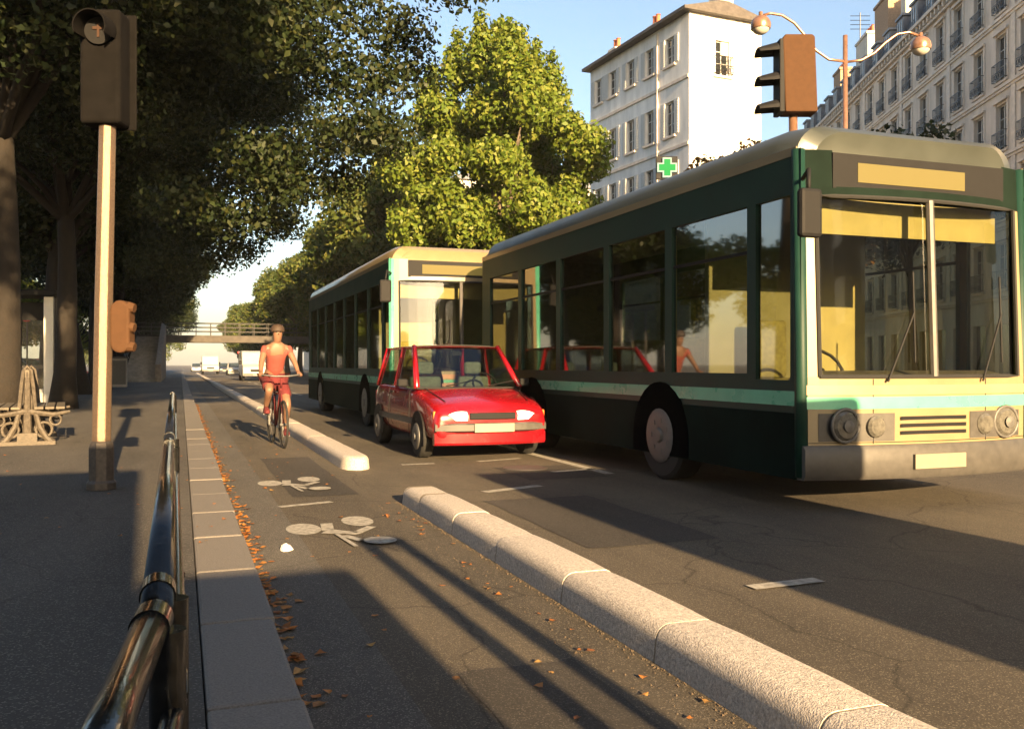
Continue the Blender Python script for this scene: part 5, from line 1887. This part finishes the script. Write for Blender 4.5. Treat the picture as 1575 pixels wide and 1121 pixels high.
def cyclist():
    p = ground(436, 689)
    # bicycle: rides towards the camera (front at -y)
    bt = thing('bicycle', 'city bicycle ridden along the cycle lane by the person in salmon', 'bicycle', (p.x, p.y, 0), R_(4))
    r = 0.335
    for yy, nm in ((0.0, 'wheel'), (1.05, 'wheel')):
        w = MB()
        w.tube([(0, yy + r * math.cos(a), r + r * math.sin(a)) for a in [2 * PI * k / 32 for k in range(33)]], 0.018, 8)
        wo = w.build(nm, 'rubber', bt, smooth=True)
        s = MB()
        for k in range(16):
            a = 2 * PI * k / 16
            s.tube([(0.02 * (-1) ** k, yy, r), (0, yy + (r - .01) * math.cos(a), r + (r - .01) * math.sin(a))], 0.002, 4)
        s.tube([(-.05, yy, r), (.05, yy, r)], .02, 8)
        s.build('spokes', 'alloy', wo)
    f = MB()
    bb, seat, head = (0, 0.62, 0.30), (0, 0.80, 0.88), (0, 0.20, 0.86)
    for a, b, q in ((bb, seat, .016), (head, bb, .02), ((0, .76, .76), (0, .22, .78), .016), (bb, (0, 1.05, r), .012), ((0, .77, .78), (0, 1.05, r), .010), (head, (0, 0.16, 1.0), .016)):
        f.tube([a, b], q, 8)
    f.tube([(0, .21, .82), (0, .14, .62), (.0, 0.0, r)], .014, 8)
    f.build('frame', 'shorts', bt, smooth=True)
    hb = MB()
    hb.tube([(-.29, .30, 1.03), (-.26, .18, 1.05), (-.1, .15, 1.03), (.1, .15, 1.03), (.26, .18, 1.05), (.29, .30, 1.03)], .013, 8)
    hb.build('handlebar', 'alloy', bt, smooth=True)
    sd_ = MB()
    sd_.loft([[(-.03, .62, .90), (.03, .62, .90), (.03, .62, .935), (-.03, .62, .935)], [(-.07, .82, .89), (.07, .82, .89), (.07, .82, .945), (-.07, .82, .945)], [(-.085, .92, .90), (.085, .92, .90), (.085, .92, .955), (-.085, .92, .955)]])
    sd_.build('saddle', 'black', bt, bevel=.015)
    ck = MB()
    ck.tube([(.10, .62, .30), (.10, .60, .14)], .012, 6)
    ck.tube([(-.10, .62, .30), (-.10, .64, .46)], .012, 6)
    ck.box(.09, .19, .55, .65, .125, .145)
    ck.box(-.19, -.09, .59, .69, .455, .475)
    ck.lathe([(.09, -.004), (.09, .004)], 20, (.06, .62, .30), M=Matrix.Rotation(PI / 2, 3, 'Y').to_4x4())
    ck.build('crank', 'alloy', bt)
    pt = thing('person', 'person in salmon top and red shorts riding a bicycle in the cycle lane', 'person', (p.x, p.y, 0), R_(4))
    V = [(0, .80, 1.00), (0, .72, 1.16), (0, .62, 1.34), (0, .57, 1.46), (0, .53, 1.53), (0, .50, 1.60), (0, .485, 1.70), (0, .49, 1.755)]
    E = [(i, i + 1) for i in range(7)]
    Rr = [.135, .125, (.15, .11), (.10, .085), .052, .075, (.080, .10), .05]
    def chain(start, pts, rs):
        pr = start
        for q, rr_ in zip(pts, rs):
            V.append(q)
            Rr.append(rr_)
            E.append((pr, len(V) - 1))
            pr = len(V) - 1
        return pr
    for s in (-1, 1):
        w = chain(3, [(s * .17, .58, 1.43), (s * .24, .45, 1.24), (s * .27, .33, 1.09)], [.062, .044, .030])
        h = chain(w, [(s * .275, .27, 1.07)], [(.034, .022)])
        for k, (dx, ln) in enumerate(((-.03, .045), (-.01, .055), (.01, .055), (.028, .042))):
            chain(h, [(s * .275 + dx, .235, 1.075 - .004 * k), (s * .275 + dx, .215, 1.05), (s * .275 + dx, .235, 1.02)], [.010, .009, .007])
        chain(h, [(s * .245, .275, 1.04), (s * .24, .25, 1.02)], [.011, .009])
        foot = (.14, .60, .19) if s > 0 else (-.14, .64, .52)
        knee = (s * .13, .40, .60) if s > 0 else (s * .14, .36, .83)
        an_ = (foot[0], foot[1] + .06, foot[2] + .03)
        chain(0, [(s * .09, .76, .94), (s * .12, (.76 + knee[1]) / 2, (.94 + knee[2]) / 2), knee, (s * .135, (knee[1] + an_[1]) / 2 + .03, (knee[2] + an_[2]) / 2), an_, (foot[0], foot[1] - .07, foot[2] - .02)],
              [.095, .082, .060, .056, .036, (.04, .028)])
    skinned('body', V, E, Rr, 'skin', pt, 0, 1)
    # face features on the same head are small: nose, eyes as tiny marks
    fc = MB()
    fc.lathe([(.0, 0), (.012, .004), (.0, .03)], 8, (0, .395, 1.655), M=Matrix.Rotation(PI / 2, 3, 'X').to_4x4())
    fc.build('nose', 'skin', pt)
    ey = MB()
    for s in (-1, 1):
        ey.lathe([(.0, -.006), (.010, 0), (.0, .006)], 8, (s * .03, .397, 1.685), M=Matrix.Rotation(PI / 2, 3, 'X').to_4x4())
    ey.build('eyes', 'black', pt)
    hr = MB()
    hr.lathe([(.102, 0), (.106, .03), (.098, .07), (.07, .105), (.02, .12)], 18, (0, .50, 1.68))
    hr.build('hair', 'hair', pt, smooth=True)
    TV = [(0, .80, 1.02), (0, .72, 1.17), (0, .62, 1.34), (0, .575, 1.45), (-.17, .58, 1.43), (-.215, .505, 1.32), (.17, .58, 1.43), (.215, .505, 1.32)]
    skinned('shirt', TV, [(0, 1), (1, 2), (2, 3), (3, 4), (4, 5), (3, 6), (6, 7)], [.155, .145, (.17, .13), (.105, .095), .076, .066, .076, .066], 'shirt', pt, 0, 1)
    SV = [(0, .80, 1.0), (.09, .76, .95), (.125, .58, .77), (-.09, .76, .95), (-.13, .56, .885), (.128, .50, .69), (-.137, .46, .855)]
    for s in (-1, 1):
        fx_, fy_, fz_ = (.14, .60, .19) if s > 0 else (-.14, .64, .52)
        sh_ = MB()
        sh_.loft([[(fx_ + a_ * w_, fy_ + .09 + o_, fz_ + z_) for a_, z_ in ((-1, -.045), (1, -.045), (1, .0), (.6, h_), (-.6, h_), (-1, .0))] for o_, w_, h_ in ((0, .03, .05), (-.05, .042, .06), (-.14, .046, .03), (-.19, .04, .015), (-.215, .022, .0))])
        sh_.build('shoe', 'whitepanel' if False else 'shorts', pt, smooth='auto')
    skinned('shorts', SV, [(0, 1), (1, 2), (2, 5), (0, 3), (3, 4), (4, 6)], [.155, .112, .100, .112, .100, .092, .092], 'shorts', pt, 0, 1)


cyclist()

# ------------------------------------------------------------------ litter
rg = random.Random(17)
lv = MB()


def fallen(mb, x, y, z, s):
    a = rg.uniform(0, 2 * PI)
    tx, ty = rg.uniform(-.45, .45), rg.uniform(-.45, .45)
    n = 7
    vs = []
    for k in range(n):
        q = a + 2 * PI * k / n
        rr2 = s * (1.0 if k % 2 else 0.62) * rg.uniform(.8, 1.2)
        vx, vy = rr2 * math.cos(q), rr2 * math.sin(q)
        vs.append((x + vx, y + vy, z + abs(vx * tx + vy * ty) * 0.9 + rg.uniform(0, s * .25)))
    vs.append((x, y, z + 0.004))
    mb.add(vs, [(k, (k + 1) % n, n) for k in range(n)])


for _ in range(760):
    y = 3.2 + 26 * rg.random() ** 1.25
    cl = 0.5 + 0.5 * math.sin(y * 2.1) * math.sin(y * 0.9 + 1)
    if rg.random() > 0.35 + 0.65 * cl:
        continue
    fallen(lv, 0.40 + abs(rg.gauss(0, 0.045)), y, 0.006, rg.uniform(.018, .040))
for _ in range(70):
    fallen(lv, rg.uniform(0.5, 1.75), rg.uniform(2.5, 16), 0.006, rg.uniform(.012, .028))
for _ in range(26):
    fallen(lv, rg.uniform(1.5, 1.72), rg.uniform(2.2, 7.5), 0.006, rg.uniform(.012, .026))
for _ in range(40):
    fallen(lv, rg.uniform(-2.2, 0.35), rg.uniform(2.0, 14), 0.124, rg.uniform(.012, .026))
lo = lv.build('fallen_leaves', 'litter', fix=False)
tag(lo, 'orange dry leaves gathered along the gutter', 'leaves', kind='stuff')
p = ground(440, 847)
pm_ = MB()
pm_.add([(p.x + .045 * math.cos(2 * PI * k / 9) * rg.uniform(.7, 1.3), p.y + .045 * math.sin(2 * PI * k / 9) * rg.uniform(.7, 1.3), .006) for k in range(9)] +
        [(p.x + .03 * math.cos(2 * PI * k / 9) * rg.uniform(.5, 1.2), p.y + .03 * math.sin(2 * PI * k / 9), .03 + rg.uniform(0, .02)) for k in range(9)],
        [(k, (k + 1) % 9, 9 + (k + 1) % 9, 9 + k) for k in range(9)] + [tuple(range(9, 18))])
tag(pm_.build('paper_scrap', 'paper'), 'crumpled white paper scrap lying on the cycle lane', 'litter')
